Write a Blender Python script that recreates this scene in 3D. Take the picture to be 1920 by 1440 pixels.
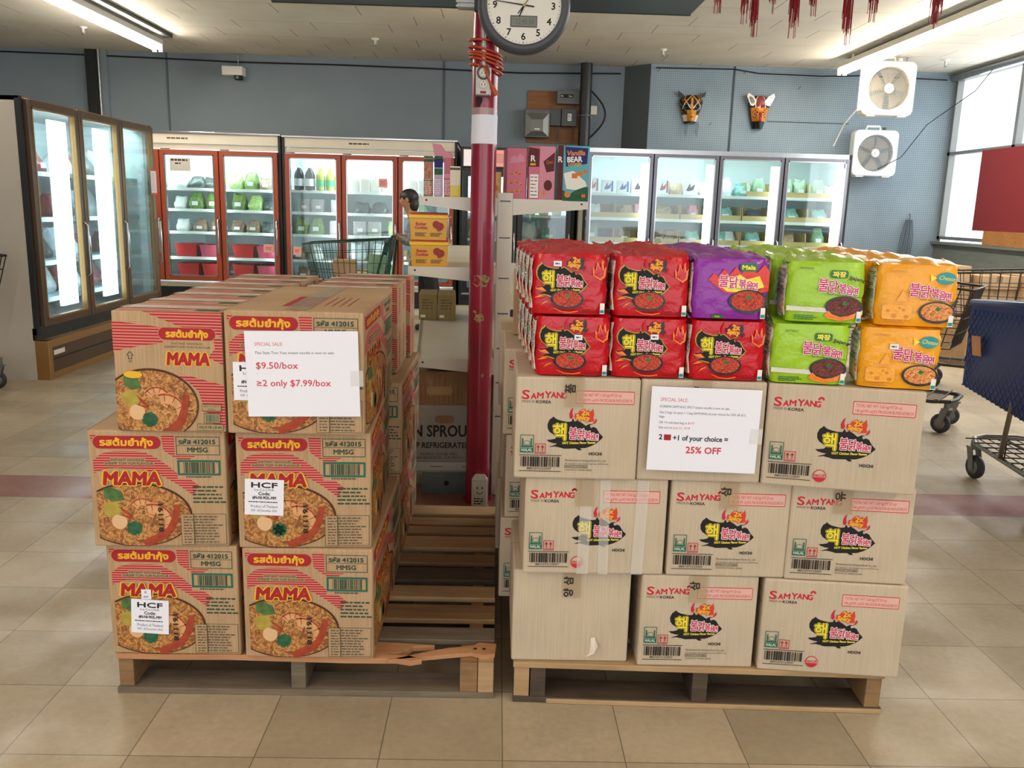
import bpy, bmesh, math, random
from mathutils import Vector, Matrix
random.seed(7)
for o in list(bpy.data.objects): bpy.data.objects.remove(o)
SC=bpy.context.scene; COL=SC.collection; PI=math.pi

# ---------------------------------------------------------------- camera, view, world, daylight
cam=bpy.data.cameras.new('camera'); cam.sensor_fit='HORIZONTAL'; cam.sensor_width=36; cam.lens=36*1603.4/1920
cam.clip_start=.05; cam.clip_end=200
co=bpy.data.objects.new('camera',cam); COL.objects.link(co)
_R=Vector((0.99949842,-0.01640734,0.02708691)); _D=Vector((0.02320208,-0.20274366,-0.97895694)); _F=Vector((0.02155378,0.97909438,-0.20226128))
co.matrix_world=Matrix(((_R.x,-_D.x,-_F.x,-.04346),(_R.y,-_D.y,-_F.y,0),(_R.z,-_D.z,-_F.z,1.33748),(0,0,0,1)))
SC.camera=co
SC.view_settings.view_transform='Standard'; SC.view_settings.look='None'
SC.view_settings.exposure=0.10; SC.view_settings.gamma=1.0; SC.view_settings.use_curve_mapping=False
SC.cycles.use_denoising=True; SC.cycles.max_bounces=8; SC.cycles.transparent_max_bounces=16
SC.cycles.sample_clamp_indirect=4.0; SC.cycles.caustics_reflective=False; SC.cycles.caustics_refractive=False
W=bpy.data.worlds.new('World'); SC.world=W; W.use_nodes=True
W.node_tree.nodes['Background'].inputs[0].default_value=(.93,.97,1,1); W.node_tree.nodes['Background'].inputs[1].default_value=2.0
def area(name,loc,rot,sx,sy,power,color,spread=PI):
    l=bpy.data.lights.new(name,'AREA'); l.shape='RECTANGLE'; l.size=sx; l.size_y=sy; l.energy=power; l.color=color; l.spread=spread
    o=bpy.data.objects.new(name,l); COL.objects.link(o); o.location=loc; o.rotation_euler=rot; return o
# daylight through the shop front (behind the camera) and through the right-hand window
area('shopfront_daylight',(2.5,-4.6,1.6),(PI/2,0,0),6,2.4,46,(.80,.88,1.0))
area('window_daylight',(5.70,7.2,2.1),(0,PI/2,0),1.9,7.0,150,(.88,.95,1.0))

# ---------------------------------------------------------------- helpers
def lin(c):
    if isinstance(c,str):
        c=[int(c[i:i+2],16)/255 for i in (0,2,4)]
    return tuple((x/12.92 if x<=.04045 else ((x+.055)/1.055)**2.4) for x in c)+(1.0,)
MATS={}
def mat(name,col='888888',rough=.6,metal=0,var=0,vscale=8,bump=0,bscale=60,emit=0,alpha=1,spec=.5,coat=0,stretch=None,col2=None,trans=0):
    if name in MATS: return MATS[name]
    m=bpy.data.materials.new(name); m.use_nodes=True; nt=m.node_tree; N=nt.nodes; L=nt.links
    b=N['Principled BSDF']; c=lin(col); b.inputs['Base Color'].default_value=c
    b.inputs['Roughness'].default_value=rough; b.inputs['Metallic'].default_value=metal
    b.inputs['Specular IOR Level'].default_value=spec; b.inputs['Coat Weight'].default_value=coat
    b.inputs['Alpha'].default_value=alpha; b.inputs['Transmission Weight'].default_value=trans
    if emit:
        b.inputs['Emission Color'].default_value=c; b.inputs['Emission Strength'].default_value=emit
    if var or bump:
        tc=N.new('ShaderNodeTexCoord'); mp=N.new('ShaderNodeMapping'); L.new(tc.outputs['Object'],mp.inputs[0])
        if stretch: mp.inputs['Scale'].default_value=stretch
    if var:
        n=N.new('ShaderNodeTexNoise'); n.inputs['Scale'].default_value=vscale; n.inputs['Detail'].default_value=5
        L.new(mp.outputs[0],n.inputs['Vector'])
        r=N.new('ShaderNodeValToRGB'); r.color_ramp.elements[0].position=.3; r.color_ramp.elements[1].position=.7
        a=[max(0,x*(1-var)) for x in c[:3]]+[1]; d=lin(col2) if col2 else [min(1,x*(1+var)) for x in c[:3]]+[1]
        r.color_ramp.elements[0].color=a; r.color_ramp.elements[1].color=d
        L.new(n.outputs['Fac'],r.inputs[0]); L.new(r.outputs[0],b.inputs['Base Color'])
    if bump:
        n2=N.new('ShaderNodeTexNoise'); n2.inputs['Scale'].default_value=bscale; n2.inputs['Detail'].default_value=3
        L.new(mp.outputs[0],n2.inputs['Vector'])
        bp=N.new('ShaderNodeBump'); bp.inputs['Strength'].default_value=bump; bp.inputs['Distance'].default_value=.01
        L.new(n2.outputs['Fac'],bp.inputs['Height']); L.new(bp.outputs[0],b.inputs['Normal'])
    MATS[name]=m; return m
def glass_mat(name,tint='e8f4f2',gl=.10,haze=0):
    m=bpy.data.materials.new(name); m.use_nodes=True; nt=m.node_tree; N=nt.nodes; L=nt.links
    for n in list(N): N.remove(n)
    o=N.new('ShaderNodeOutputMaterial'); t=N.new('ShaderNodeBsdfTransparent'); t.inputs[0].default_value=lin(tint)
    g=N.new('ShaderNodeBsdfGlossy'); g.inputs['Roughness'].default_value=.03
    lw=N.new('ShaderNodeLayerWeight'); lw.inputs[0].default_value=.5
    pw=N.new('ShaderNodeMath'); pw.operation='POWER'; pw.inputs[1].default_value=5; L.new(lw.outputs['Facing'],pw.inputs[0])
    fr=N.new('ShaderNodeMath'); fr.operation='MULTIPLY_ADD'; fr.inputs[1].default_value=.9; fr.inputs[2].default_value=gl*.6; L.new(pw.outputs[0],fr.inputs[0])
    x=N.new('ShaderNodeMixShader'); L.new(fr.outputs[0],x.inputs[0]); L.new(t.outputs[0],x.inputs[1]); L.new(g.outputs[0],x.inputs[2])
    out=x
    if haze:
        d=N.new('ShaderNodeBsdfDiffuse'); d.inputs[0].default_value=lin('eef6f8')
        y=N.new('ShaderNodeMixShader'); y.inputs[0].default_value=haze; L.new(x.outputs[0],y.inputs[1]); L.new(d.outputs[0],y.inputs[2]); out=y
    L.new(out.outputs[0],o.inputs[0]); MATS[name]=m; return m

class MB:
    def __init__(s,T=None): s.v=[];s.f=[];s.m=[];s.sm=[];s.mats=[];s.T=T or Matrix.Identity(4)
    def mi(s,m):
        if m not in s.mats: s.mats.append(m)
        return s.mats.index(m)
    def add(s,vs,fs,m,smooth=False):
        k=len(s.v); T=s.T
        s.v+= [tuple(T@Vector(p)) for p in vs]; i=s.mi(m)
        for f in fs: s.f.append([a+k for a in f]); s.m.append(i); s.sm.append(smooth)
    def b2(s,x0,y0,z0,x1,y1,z1,m,bev=0):
        if bev<=0:
            s.add([(x0,y0,z0),(x1,y0,z0),(x1,y1,z0),(x0,y1,z0),(x0,y0,z1),(x1,y0,z1),(x1,y1,z1),(x0,y1,z1)],
             [(0,3,2,1),(4,5,6,7),(0,1,5,4),(1,2,6,5),(2,3,7,6),(3,0,4,7)],m); return
        bm=bmesh.new(); bmesh.ops.create_cube(bm,size=1)
        for v in bm.verts: v.co=Vector(((x0+x1)/2+v.co.x*(x1-x0),(y0+y1)/2+v.co.y*(y1-y0),(z0+z1)/2+v.co.z*(z1-z0)))
        bmesh.ops.bevel(bm,geom=bm.edges[:],offset=bev,segments=2,affect='EDGES',profile=.5)
        bm.verts.index_update(); s.add([v.co[:] for v in bm.verts],[[v.index for v in f.verts] for f in bm.faces],m); bm.free()
    def box(s,c,d,m,bev=0): s.b2(c[0]-d[0]/2,c[1]-d[1]/2,c[2]-d[2]/2,c[0]+d[0]/2,c[1]+d[1]/2,c[2]+d[2]/2,m,bev)
    def tube(s,pts,r,m,n=8,caps=True,smooth=True,rs=None,closed=False):
        P=[Vector(p) for p in pts]; k=len(P); vs=[];up=None
        for i in range(k):
            if closed: d=P[(i+1)%k]-P[i-1]
            else: d=P[min(i+1,k-1)]-P[max(i-1,0)]
            if d.length<1e-9: d=Vector((0,0,1))
            d.normalize()
            if up is None:
                up=Vector((0,0,1)) if abs(d.z)<.9 else Vector((1,0,0))
            a=d.cross(up)
            if a.length<1e-6: a=d.orthogonal()
            a.normalize(); b=a.cross(d); up=b
            rr=rs[i] if rs else r
            for j in range(n):
                t=2*PI*j/n+PI/4; vs.append(P[i]+a*(rr*math.cos(t))+b*(rr*math.sin(t)))
        fs=[]
        for i in range(k if closed else k-1):
            for j in range(n): i2=(i+1)%k; fs.append((i*n+j,i*n+(j+1)%n,i2*n+(j+1)%n,i2*n+j))
        s.add(vs,fs,m,smooth)
        if caps and not closed:
            s.add(vs[:n],[list(range(n))],m); s.add(vs[-n:],[list(range(n))[::-1]],m)
    def cyl(s,p0,p1,r,m,n=16,r2=None,caps=True,smooth=True): s.tube([p0,p1],r,m,n,caps,smooth,rs=[r,r if r2 is None else r2])
    def lathe(s,prof,m,n=20,M=None,smooth=True):
        M=M or Matrix.Identity(4); vs=[];fs=[]
        for r,z in prof:
            for j in range(n): t=2*PI*j/n; vs.append(M@Vector((r*math.cos(t),r*math.sin(t),z)))
        for i in range(len(prof)-1):
            for j in range(n): fs.append((i*n+j,i*n+(j+1)%n,(i+1)*n+(j+1)%n,(i+1)*n+j))
        s.add(vs,fs,m,smooth)
    def prism(s,poly,d,M,m):
        k=len(poly); vs=[M@Vector((x,y,0)) for x,y in poly]+[M@Vector((x,y,d)) for x,y in poly]
        s.add(vs,[list(range(k))[::-1],list(range(k,2*k))]+[(i,(i+1)%k,k+(i+1)%k,k+i) for i in range(k)],m)
    def grid(s,fn,nu,nv,m,smooth=True,wrap=False):
        vs=[fn(i/nu,j/nv) for j in range(nv+1) for i in range(nu+1)]
        s.add(vs,[(j*(nu+1)+i,j*(nu+1)+i+1,(j+1)*(nu+1)+i+1,(j+1)*(nu+1)+i) for j in range(nv) for i in range(nu)],m,smooth)
    def ball(s,c,r,m,n=12,k=8):
        rx,ry,rz=(r,r,r) if not hasattr(r,'__len__') else r
        s.grid(lambda u,v:(c[0]+rx*math.cos(2*PI*u)*math.sin(PI*v),c[1]+ry*math.sin(2*PI*u)*math.sin(PI*v),c[2]-rz*math.cos(PI*v)),n,k,m)
    def mesh(s,name):
        me=bpy.data.meshes.new(name); me.from_pydata(s.v,[],s.f)
        for m in s.mats: me.materials.append(m)
        me.polygons.foreach_set('material_index',s.m); me.polygons.foreach_set('use_smooth',s.sm); me.update(); return me
    def build(s,name,parent=None,loc=(0,0,0),rot=(0,0,0)):
        o=bpy.data.objects.new(name,s.mesh(name)); COL.objects.link(o); o.location=loc; o.rotation_euler=rot
        if parent: o.parent=parent
        return o
def tag(o,label,cat,group=None,kind=None):
    if label: o['label']=label
    if cat: o['category']=cat
    if group: o['group']=group
    if kind: o['kind']=kind
    return o
def thing(name,label,cat,loc=(0,0,0),rz=0,group=None):
    o=bpy.data.objects.new(name,None); o.empty_display_size=.1; COL.objects.link(o); o.location=loc; o.rotation_euler=(0,0,rz) if not hasattr(rz,'__len__') else rz
    return tag(o,label,cat,group)
def struct(o): o['kind']='structure'; return o
KIDS={}
def kids(o): return [c for c in bpy.data.objects if c.parent==o]
def dup(root,loc,rz=0,label=None,group=None,scale=None,name=None):
    def cp(o,par):
        c=o.copy(); COL.objects.link(c)
        if par: c.parent=par
        for k in o.children: cp(k,c)
        return c
    r=cp(root,None); r.location=loc; r.rotation_euler=(0,0,rz) if not hasattr(rz,'__len__') else rz
    if label: r['label']=label
    if group: r['group']=group
    if scale: r.scale=scale
    return r
ORD=['first','second','third','fourth','fifth','sixth','seventh','eighth','ninth','tenth','eleventh','twelfth']

# ---------------------------------------------------------------- printing: flat inks laid on a face (clipped to it), part of that face's own mesh
_TX={}
def text_mesh(s,bold=0):
    k=(s,bold)
    if k in _TX: return _TX[k]
    cu=bpy.data.curves.new('t','FONT'); cu.body=s; cu.size=1; cu.offset=bold; cu.resolution_u=2 if len(s)>3 else 3; cu.fill_mode='FRONT'
    ob=bpy.data.objects.new('t',cu); me=ob.to_mesh()
    vs=[(v.co.x,v.co.y) for v in me.vertices]; fs=[tuple(p.vertices) for p in me.polygons]
    ob.to_mesh_clear(); bpy.data.objects.remove(ob); bpy.data.curves.remove(cu)
    x0=min((v[0] for v in vs),default=0); x1=max((v[0] for v in vs),default=1)
    _TX[k]=(vs,fs,x0,x1); return _TX[k]
def clip_half(P,a,b,c):  # keep a*x+b*y<=c
    out=[]; n=len(P)
    for i in range(n):
        p,q=P[i],P[(i+1)%n]; dp=a*p[0]+b*p[1]-c; dq=a*q[0]+b*q[1]-c
        if dp<=0: out.append(p)
        if (dp<0<dq) or (dq<0<dp):
            t=dp/(dp-dq); out.append((p[0]+t*(q[0]-p[0]),p[1]+t*(q[1]-p[1])))
    return out
class Ink:
    """A face of size w x h: x to the right, y UP from the lower left corner."""
    def __init__(s,mb,O,U,V,w,h,step=.00015,warp=None):
        s.mb=mb;s.O=Vector(O);s.U=Vector(U).normalized();s.V=Vector(V).normalized();s.N=s.U.cross(s.V);s.w=w;s.h=h;s.k=1;s.step=step;s.cl=(0,0,w,h);s.warp=warp
    def P(s,x,y):
        d=s.k*s.step
        if s.warp: d+=s.warp(x/s.w,y/s.h)
        return s.O+s.U*x+s.V*y+s.N*d
    def up(s): s.k+=1
    def poly(s,pts,m,clip=None):
        a=clip or s.cl
        for h in ((-1,0,-a[0]),(0,-1,-a[1]),(1,0,a[2]),(0,1,a[3])):
            pts=clip_half(pts,*h)
            if len(pts)<3: return
        s.mb.add([s.P(*p) for p in pts],[list(range(len(pts)))],m)
    def rect(s,x0,y0,x1,y1,m): s.poly([(x0,y0),(x1,y0),(x1,y1),(x0,y1)],m)
    def frame(s,x0,y0,x1,y1,t,m):
        s.rect(x0,y0,x1,y0+t,m);s.rect(x0,y1-t,x1,y1,m);s.rect(x0,y0+t,x0+t,y1-t,m);s.rect(x1-t,y0+t,x1,y1-t,m)
    def ell(s,cx,cy,rx,ry,m,n=40,rot=0,a0=0,a1=2*PI):
        c,d=math.cos(rot),math.sin(rot); P=[]
        for i in range(n if a1-a0>6.2 else n+1):
            t=a0+(a1-a0)*i/n; x,y=rx*math.cos(t),ry*math.sin(t); P.append((cx+x*c-y*d,cy+x*d+y*c))
        s.poly(P,m)
    def pill(s,x0,y0,x1,y1,r,m,n=8):
        P=[]
        for cx,cy,a in ((x1-r,y1-r,0),(x0+r,y1-r,PI/2),(x0+r,y0+r,PI),(x1-r,y0+r,3*PI/2)):
            for i in range(n+1): t=a+PI/2*i/n; P.append((cx+r*math.cos(t),cy+r*math.sin(t)))
        s.poly(P,m)
    def stripes(s,pts,m,pitch,thick,y0=0):
        lo=min(p[1] for p in pts);hi=max(p[1] for p in pts); y=y0+math.floor((lo-y0)/pitch)*pitch
        while y<hi:
            q=clip_half(clip_half(pts,0,-1,-y),0,1,y+thick)
            if len(q)>2: s.poly(q,m)
            y+=pitch
    def ribbon(s,pts,w0,w1,m):
        n=len(pts);L=[];R=[]
        for i in range(n):
            a=pts[max(i-1,0)];b=pts[min(i+1,n-1)]; dx,dy=b[0]-a[0],b[1]-a[1]; l=math.hypot(dx,dy) or 1; t=i/(n-1); w=(w0+(w1-w0)*t)/2
            L.append((pts[i][0]-dy/l*w,pts[i][1]+dx/l*w)); R.append((pts[i][0]+dy/l*w,pts[i][1]-dx/l*w))
        for i in range(n-1): s.poly([R[i],R[i+1],L[i+1],L[i]],m)
    def text(s,t,x,y,h,m,al='c',bold=0,w=None,rot=0,shear=0,sx=1,fat=0):
        """baseline at y, h = cap height; w = forced width"""
        vs,fs,a,b=text_mesh(t,bold); k=h/.70
        if fat and len(t)==1: s.k+=.02
        kx=(w/(b-a)) if w else k*sx
        if fat:
            for q in range(8): s.text(t,x+fat*math.cos(q*PI/4),y+fat*math.sin(q*PI/4),h,m,al,bold,w,rot,shear,sx); s.k+=.07
        ox={'c':(a+b)/2,'l':a,'r':b}[al]; c,d=math.cos(rot),math.sin(rot); out=[]
        for vx,vy in vs:
            X=(vx-ox)*kx; Y=vy*k; X+=shear*Y; out.append(s.P(x+X*c-Y*d,y+X*d+Y*c))
        s.mb.add(out,fs,m)
        if fat: s.k-=.56
    def greek(s,x0,y0,x1,y1,n,m,seed=1,fill=.55):
        R=random.Random(seed); p=(y1-y0)/n
        for i in range(n):
            y=y1-(i+1)*p+p*(1-fill)/2; x=x0; e=x1-(x1-x0)*R.uniform(0,.3)
            while x<e:
                w=min(R.uniform(.6,2.2)*p,e-x); s.rect(x,y,x+w,y+p*fill,m); x+=w+p*.3
    def barcode(s,x0,y0,x1,y1,m,seed=3):
        R=random.Random(seed); u=(x1-x0)/62; x=x0
        while x<x1-u*.5:
            w=R.choice((1,1,2,2,3))*u; s.rect(x,y0,min(x+w,x1),y1,m); x+=w+R.choice((1,1,2))*u
# ---------------------------------------------------------------- procedural surface materials for the room
def nmath(nt,op,a,b=None,c=None):
    n=nt.nodes.new('ShaderNodeMath'); n.operation=op
    for i,x in enumerate((a,b,c)):
        if x is None: continue
        if isinstance(x,(int,float)): n.inputs[i].default_value=x
        else: nt.links.new(x,n.inputs[i])
    return n.outputs[0]
def mixc(nt,f,a,b,mode='MIX'):
    n=nt.nodes.new('ShaderNodeMix'); n.data_type='RGBA'; n.blend_type=mode
    for k,x in ((0,f),(6,a),(7,b)):
        if isinstance(x,(int,float)): n.inputs[k].default_value=x
        elif isinstance(x,tuple): n.inputs[k].default_value=x
        else: nt.links.new(x,n.inputs[k])
    return n.outputs[2]
def ramp(nt,f,a,b,p0=.35,p1=.65):
    n=nt.nodes.new('ShaderNodeValToRGB'); n.color_ramp.elements[0].position=p0; n.color_ramp.elements[1].position=p1
    n.color_ramp.elements[0].color=a; n.color_ramp.elements[1].color=b; nt.links.new(f,n.inputs[0]); return n.outputs[0]
def noise(nt,v,s,d=4,r=.55):
    n=nt.nodes.new('ShaderNodeTexNoise'); n.inputs['Scale'].default_value=s; n.inputs['Detail'].default_value=d; n.inputs['Roughness'].default_value=r
    nt.links.new(v,n.inputs['Vector']); return n.outputs['Fac']
def newm(name):
    m=bpy.data.materials.new(name); m.use_nodes=True; MATS[name]=m; return m,m.node_tree,m.node_tree.nodes['Principled BSDF']
def pos(nt):
    g=nt.nodes.new('ShaderNodeNewGeometry'); s=nt.nodes.new('ShaderNodeSeparateXYZ'); nt.links.new(g.outputs['Position'],s.inputs[0]); return g.outputs['Position'],s.outputs
def comb(nt,x,y,z=0):
    n=nt.nodes.new('ShaderNodeCombineXYZ')
    for i,a in enumerate((x,y,z)):
        if isinstance(a,(int,float)): n.inputs[i].default_value=a
        else: nt.links.new(a,n.inputs[i])
    return n.outputs[0]
def mapped(nt,v,sc):
    n=nt.nodes.new('ShaderNodeMapping'); n.inputs['Scale'].default_value=sc; nt.links.new(v,n.inputs[0]); return n.outputs[0]
# floor: 12 inch vinyl tiles, one brick-red row, scuffs
m,nt,b=newm('vinyl_tile_floor'); p,(px,py,pz)=pos(nt); T=.3048
tx=nmath(nt,'DIVIDE',px,T); ty=nmath(nt,'DIVIDE',nmath(nt,'SUBTRACT',py,1.878),T)
fx=nmath(nt,'FRACT',tx); fy=nmath(nt,'FRACT',ty); cx=nmath(nt,'FLOOR',tx); cy=nmath(nt,'FLOOR',ty)
def edge(f,w): return nmath(nt,'MAXIMUM',nmath(nt,'LESS_THAN',f,w),nmath(nt,'GREATER_THAN',f,1-w))
seam=nmath(nt,'MAXIMUM',edge(fx,.0045),edge(fy,.0045))
wn=nt.nodes.new('ShaderNodeTexWhiteNoise'); wn.noise_dimensions='2D'; nt.links.new(comb(nt,cx,cy),wn.inputs['Vector'])
base=ramp(nt,noise(nt,p,2.2,6,.65),lin('a2937d'),lin('bfb19a'),.3,.7)
spk=ramp(nt,noise(nt,p,45,5,.7),lin('7c6b55'),lin('b3a389'),.2,.8)
c1=mixc(nt,.35,base,spk)
tone=ramp(nt,wn.outputs['Value'],(.80,.79,.77,1),(1.08,1.07,1.05,1),0,1)
c1=mixc(nt,1.0,c1,tone,'MULTIPLY')
red=nmath(nt,'MULTIPLY',nmath(nt,'GREATER_THAN',ty,6.0),nmath(nt,'LESS_THAN',ty,7.0))
c1=mixc(nt,red,c1,mixc(nt,.25,lin('7f3832'),spk))
sc=nmath(nt,'GREATER_THAN',noise(nt,mapped(nt,p,(9,1.2,1)),2.6,8,.75),.72)
c1=mixc(nt,nmath(nt,'MULTIPLY',sc,.12),c1,lin('5c5145'))
c1=mixc(nt,nmath(nt,'MULTIPLY',seam,.75),c1,lin('4a4037'))
nt.links.new(c1,b.inputs['Base Color'])
nt.links.new(ramp(nt,noise(nt,p,3,5,.6),(.32,.32,.32,1),(.6,.6,.6,1)),b.inputs['Roughness'])
b.inputs['Specular IOR Level'].default_value=.28
# ceiling: off-white fibre tiles, staggered seams
m,nt,b=newm('ceiling_tile'); p,(px,py,pz)=pos(nt)
ty=nmath(nt,'DIVIDE',py,.41); row=nmath(nt,'FLOOR',ty); fy=nmath(nt,'FRACT',ty)
tx=nmath(nt,'ADD',nmath(nt,'DIVIDE',px,.81),nmath(nt,'MULTIPLY',row,.37)); fx=nmath(nt,'FRACT',tx)
wn=nt.nodes.new('ShaderNodeTexWhiteNoise'); wn.noise_dimensions='2D'; nt.links.new(comb(nt,nmath(nt,'FLOOR',tx),row),wn.inputs['Vector'])
s1=nmath(nt,'MULTIPLY',nmath(nt,'LESS_THAN',fx,.012),nmath(nt,'GREATER_THAN',wn.outputs['Value'],.30))
s2=nmath(nt,'MULTIPLY',nmath(nt,'LESS_THAN',fy,.018),nmath(nt,'GREATER_THAN',wn.outputs['Value'],.72))
c1=ramp(nt,noise(nt,p,1.4,5),lin('c9c2b4'),lin('dad4c7'),.3,.7)
c1=mixc(nt,nmath(nt,'MULTIPLY',nmath(nt,'MAXIMUM',s1,s2),.75),c1,lin('6b6255'))
nt.links.new(c1,b.inputs['Base Color']); b.inputs['Roughness'].default_value=.85
# pegboard, painted blue-grey, holes an inch apart
m,nt,b=newm('pegboard_paint'); p,(px,py,pz)=pos(nt)
hx=nmath(nt,'SUBTRACT',nmath(nt,'FRACT',nmath(nt,'DIVIDE',px,.0275)),.5); hz=nmath(nt,'SUBTRACT',nmath(nt,'FRACT',nmath(nt,'DIVIDE',pz,.0275)),.5)
d=nmath(nt,'SQRT',nmath(nt,'ADD',nmath(nt,'MULTIPLY',hx,hx),nmath(nt,'MULTIPLY',hz,hz)))
c1=ramp(nt,noise(nt,p,1.5,4),lin('7b8d99'),lin('8b9ca6'),.3,.7)
c1=mixc(nt,nmath(nt,'MULTIPLY',nmath(nt,'LESS_THAN',d,.19),.8),c1,lin('3f4a52'))
nt.links.new(c1,b.inputs['Base Color']); b.inputs['Roughness'].default_value=.6
wall_paint=mat('wall_paint','77828b',.7,var=.10,vscale=.8); black_paint=mat('black_paint','17181a',.45)
pale_blue=mat('pale_blue_paint','8a99a2',.6,var=.08,vscale=2); grey_ledge=mat('grey_ledge_paint','6f7571',.6,var=.12,vscale=5,stretch=(1,1,6))
floor_m=MATS['vinyl_tile_floor']; ceil_m=MATS['ceiling_tile']; peg_m=MATS['pegboard_paint']
steel=mat('brushed_steel','9a9a98',.35,.9,var=.1,vscale=30); dark_steel=mat('dark_steel','3c4041',.45,.6)
white_paint=mat('white_paint','e6e2d8',.45); alu=mat('window_aluminium','9b9d9c',.4,.7)
XL,XR,YF,YB,ZC=-7.2,5.75,-5.0,11.6,3.15
mb=MB(); mb.b2(XL,YF,-.1,XR+.2,YB+.2,0,floor_m); struct(mb.build('floor'))
mb=MB(); mb.b2(XL,YF,ZC,XR+.2,YB+.2,ZC+.1,ceil_m); struct(mb.build('ceiling'))
mb=MB(); mb.b2(XL,YB,0,1.556,YB+.2,ZC,wall_paint); mb.b2(-5.30,YB-.10,0,-5.16,YB,ZC,black_paint); mb.b2(-5.16,YB-.06,0,-5.05,YB,ZC,wall_paint)
for x in (-4.31,-.772): mb.b2(x-.012,YB-.012,0,x+.012,YB,ZC,mat('wall_seam_paint','4f5a63',.7))
struct(mb.build('wall_back'))
mb=MB(); mb.add([(1.556,YB,0),(1.845,11.3,0),(1.845,11.3,ZC),(1.556,YB,ZC)],[(0,1,2,3)],mat('return_paint','4e565a',.7))
mb.b2(1.845,11.3,0,XR+.03,YB+.2,ZC,peg_m); mb.b2(2.89,11.29,0,2.912,11.3,ZC,mat('seam_dark','3c474e',.7)); mb.b2(3.36,11.294,2.492,4.41,11.3,2.502,MATS['seam_dark'])
struct(mb.build('wall_pegboard'))
mb=MB(); mb.b2(XL-.2,YF,0,XL,YB+.2,ZC,wall_paint); struct(mb.build('wall_left'))
mb=MB(); mb.b2(XR,YF,0,XR+.2,11.3,1.04,grey_ledge); mb.b2(XR-.05,9.0,.72,XR,11.3,1.02,grey_ledge); mb.b2(XR-.1,4,1.02,XR+.2,11.3,1.05,grey_ledge)
mb.b2(XR,YF,1.07,XR+.2,4,ZC,pale_blue); struct(mb.build('wall_right'))
gl=glass_mat('window_glass','fafcfc',.06)
mb=MB()
for y in (4.04,6.0,7.92,9.86,11.27): mb.b2(XR-.02,y-.03,1.08,XR+.06,y+.03,3.08,alu)
for z in (1.10,2.16,3.07): mb.b2(XR-.02,4,z-.02,XR+.06,11.3,z+.02,alu)
w=mb.build('window_1'); struct(w)
mb=MB(); mb.b2(XR+.02,4,1.08,XR+.026,11.3,3.08,gl); mb.build('glass',w)
mb=MB(); mb.tube([(XR-.06,4,3.09),(XR-.06,11.28,3.09)],.05,steel,12); struct(mb.build('trim_1'))
# sky-bright street outside the right-hand window
mb=MB(); mb.b2(-2.0,7.05,2.99,1.57,7.80,3.15,dark_steel,.008); mb.b2(-2.0,7.79,2.985,1.57,7.805,3.0,dark_steel)
tag(mb.build('ceiling_duct'),'dark grey metal duct fixed across the ceiling behind the clock','duct')
mb=MB(); mb.b2(-2.75,7.75,3.12,-2.32,7.95,3.15,white_paint); mb.b2(-2.73,7.78,3.10,-2.34,7.92,3.125,mat('vent_dark','6d6a62',.7)); tag(mb.build('ceiling_vent'),'small pale vent grille in the ceiling left of the dark duct','vent')

# ---------------------------------------------------------------- fluorescent strip lights
tube_on=mat('lit_tube','fff6e6',.5,emit=55)
def strip_light(x,y0,y1,label,tube_z=2.985,tube_on=tube_on,pw=40):
    t=thing('strip_light',label,'ceiling light',(x,y0,0)); L=y1-y0
    mb=MB(); mb.b2(-.06,0,3.03,.06,L,3.09,white_paint,.006)
    for y in (.3,L-.3): mb.cyl((0,y,3.09),(0,y,3.15),.012,white_paint)
    mb.b2(.07,0,3.11,.17,L,3.15,dark_steel); mb.build('housing',t)
    for sx in (-.035,.035):
        mb=MB(); mb.cyl((sx,.03,tube_z),(sx,L-.03,tube_z),.016,tube_on,10); mb.build('tube',t)
        for y in (0,L-.03):
            mb=MB(); mb.b2(sx-.02,y,tube_z-.03,sx+.02,y+.03,3.03,white_paint); mb.build('lamp_holder',t)
    a=area('strip_lamp',(x,(y0+y1)/2,2.95),(0,0,0),.12,L,pw,(1,.93,.80)); return t
strip_light(-3.94,5.4,10.35,'lit fluorescent strip light above the tall brown-framed freezer')
strip_light(3.95,5.6,10.5,'lit fluorescent strip light near the window and the wall fans')
bt=thing('ceiling_bulb','warm bare bulb glowing on the ceiling just behind the dark duct','bulb',(-.42,7.92,3.15)); mb=MB(); mb.cyl((0,0,0),(0,0,-.03),.03,white_paint,14); mb.build('socket',bt); mb=MB(); mb.ball((0,0,-.06),(.022,.022,.03),mat('warm_bulb','ffd9a0',.4,emit=20),12,8); mb.build('globe',bt)
pl=bpy.data.lights.new('bulb_glow','POINT'); pl.energy=26; pl.color=(1,.72,.38); pl.shadow_soft_size=.03; po=bpy.data.objects.new('bulb_glow',pl); COL.objects.link(po); po.location=(-.42,7.92,3.04)
tube_soft=mat('lit_tube_soft','ffeed4',.5,emit=16)
strip_light(-2.4,-2.6,1.7,'fluorescent strip light above the front of the shop, left row',2.985,tube_soft,66)
strip_light(2.8,-2.6,1.7,'fluorescent strip light above the front of the shop, right row',2.985,tube_soft,66)
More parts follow.
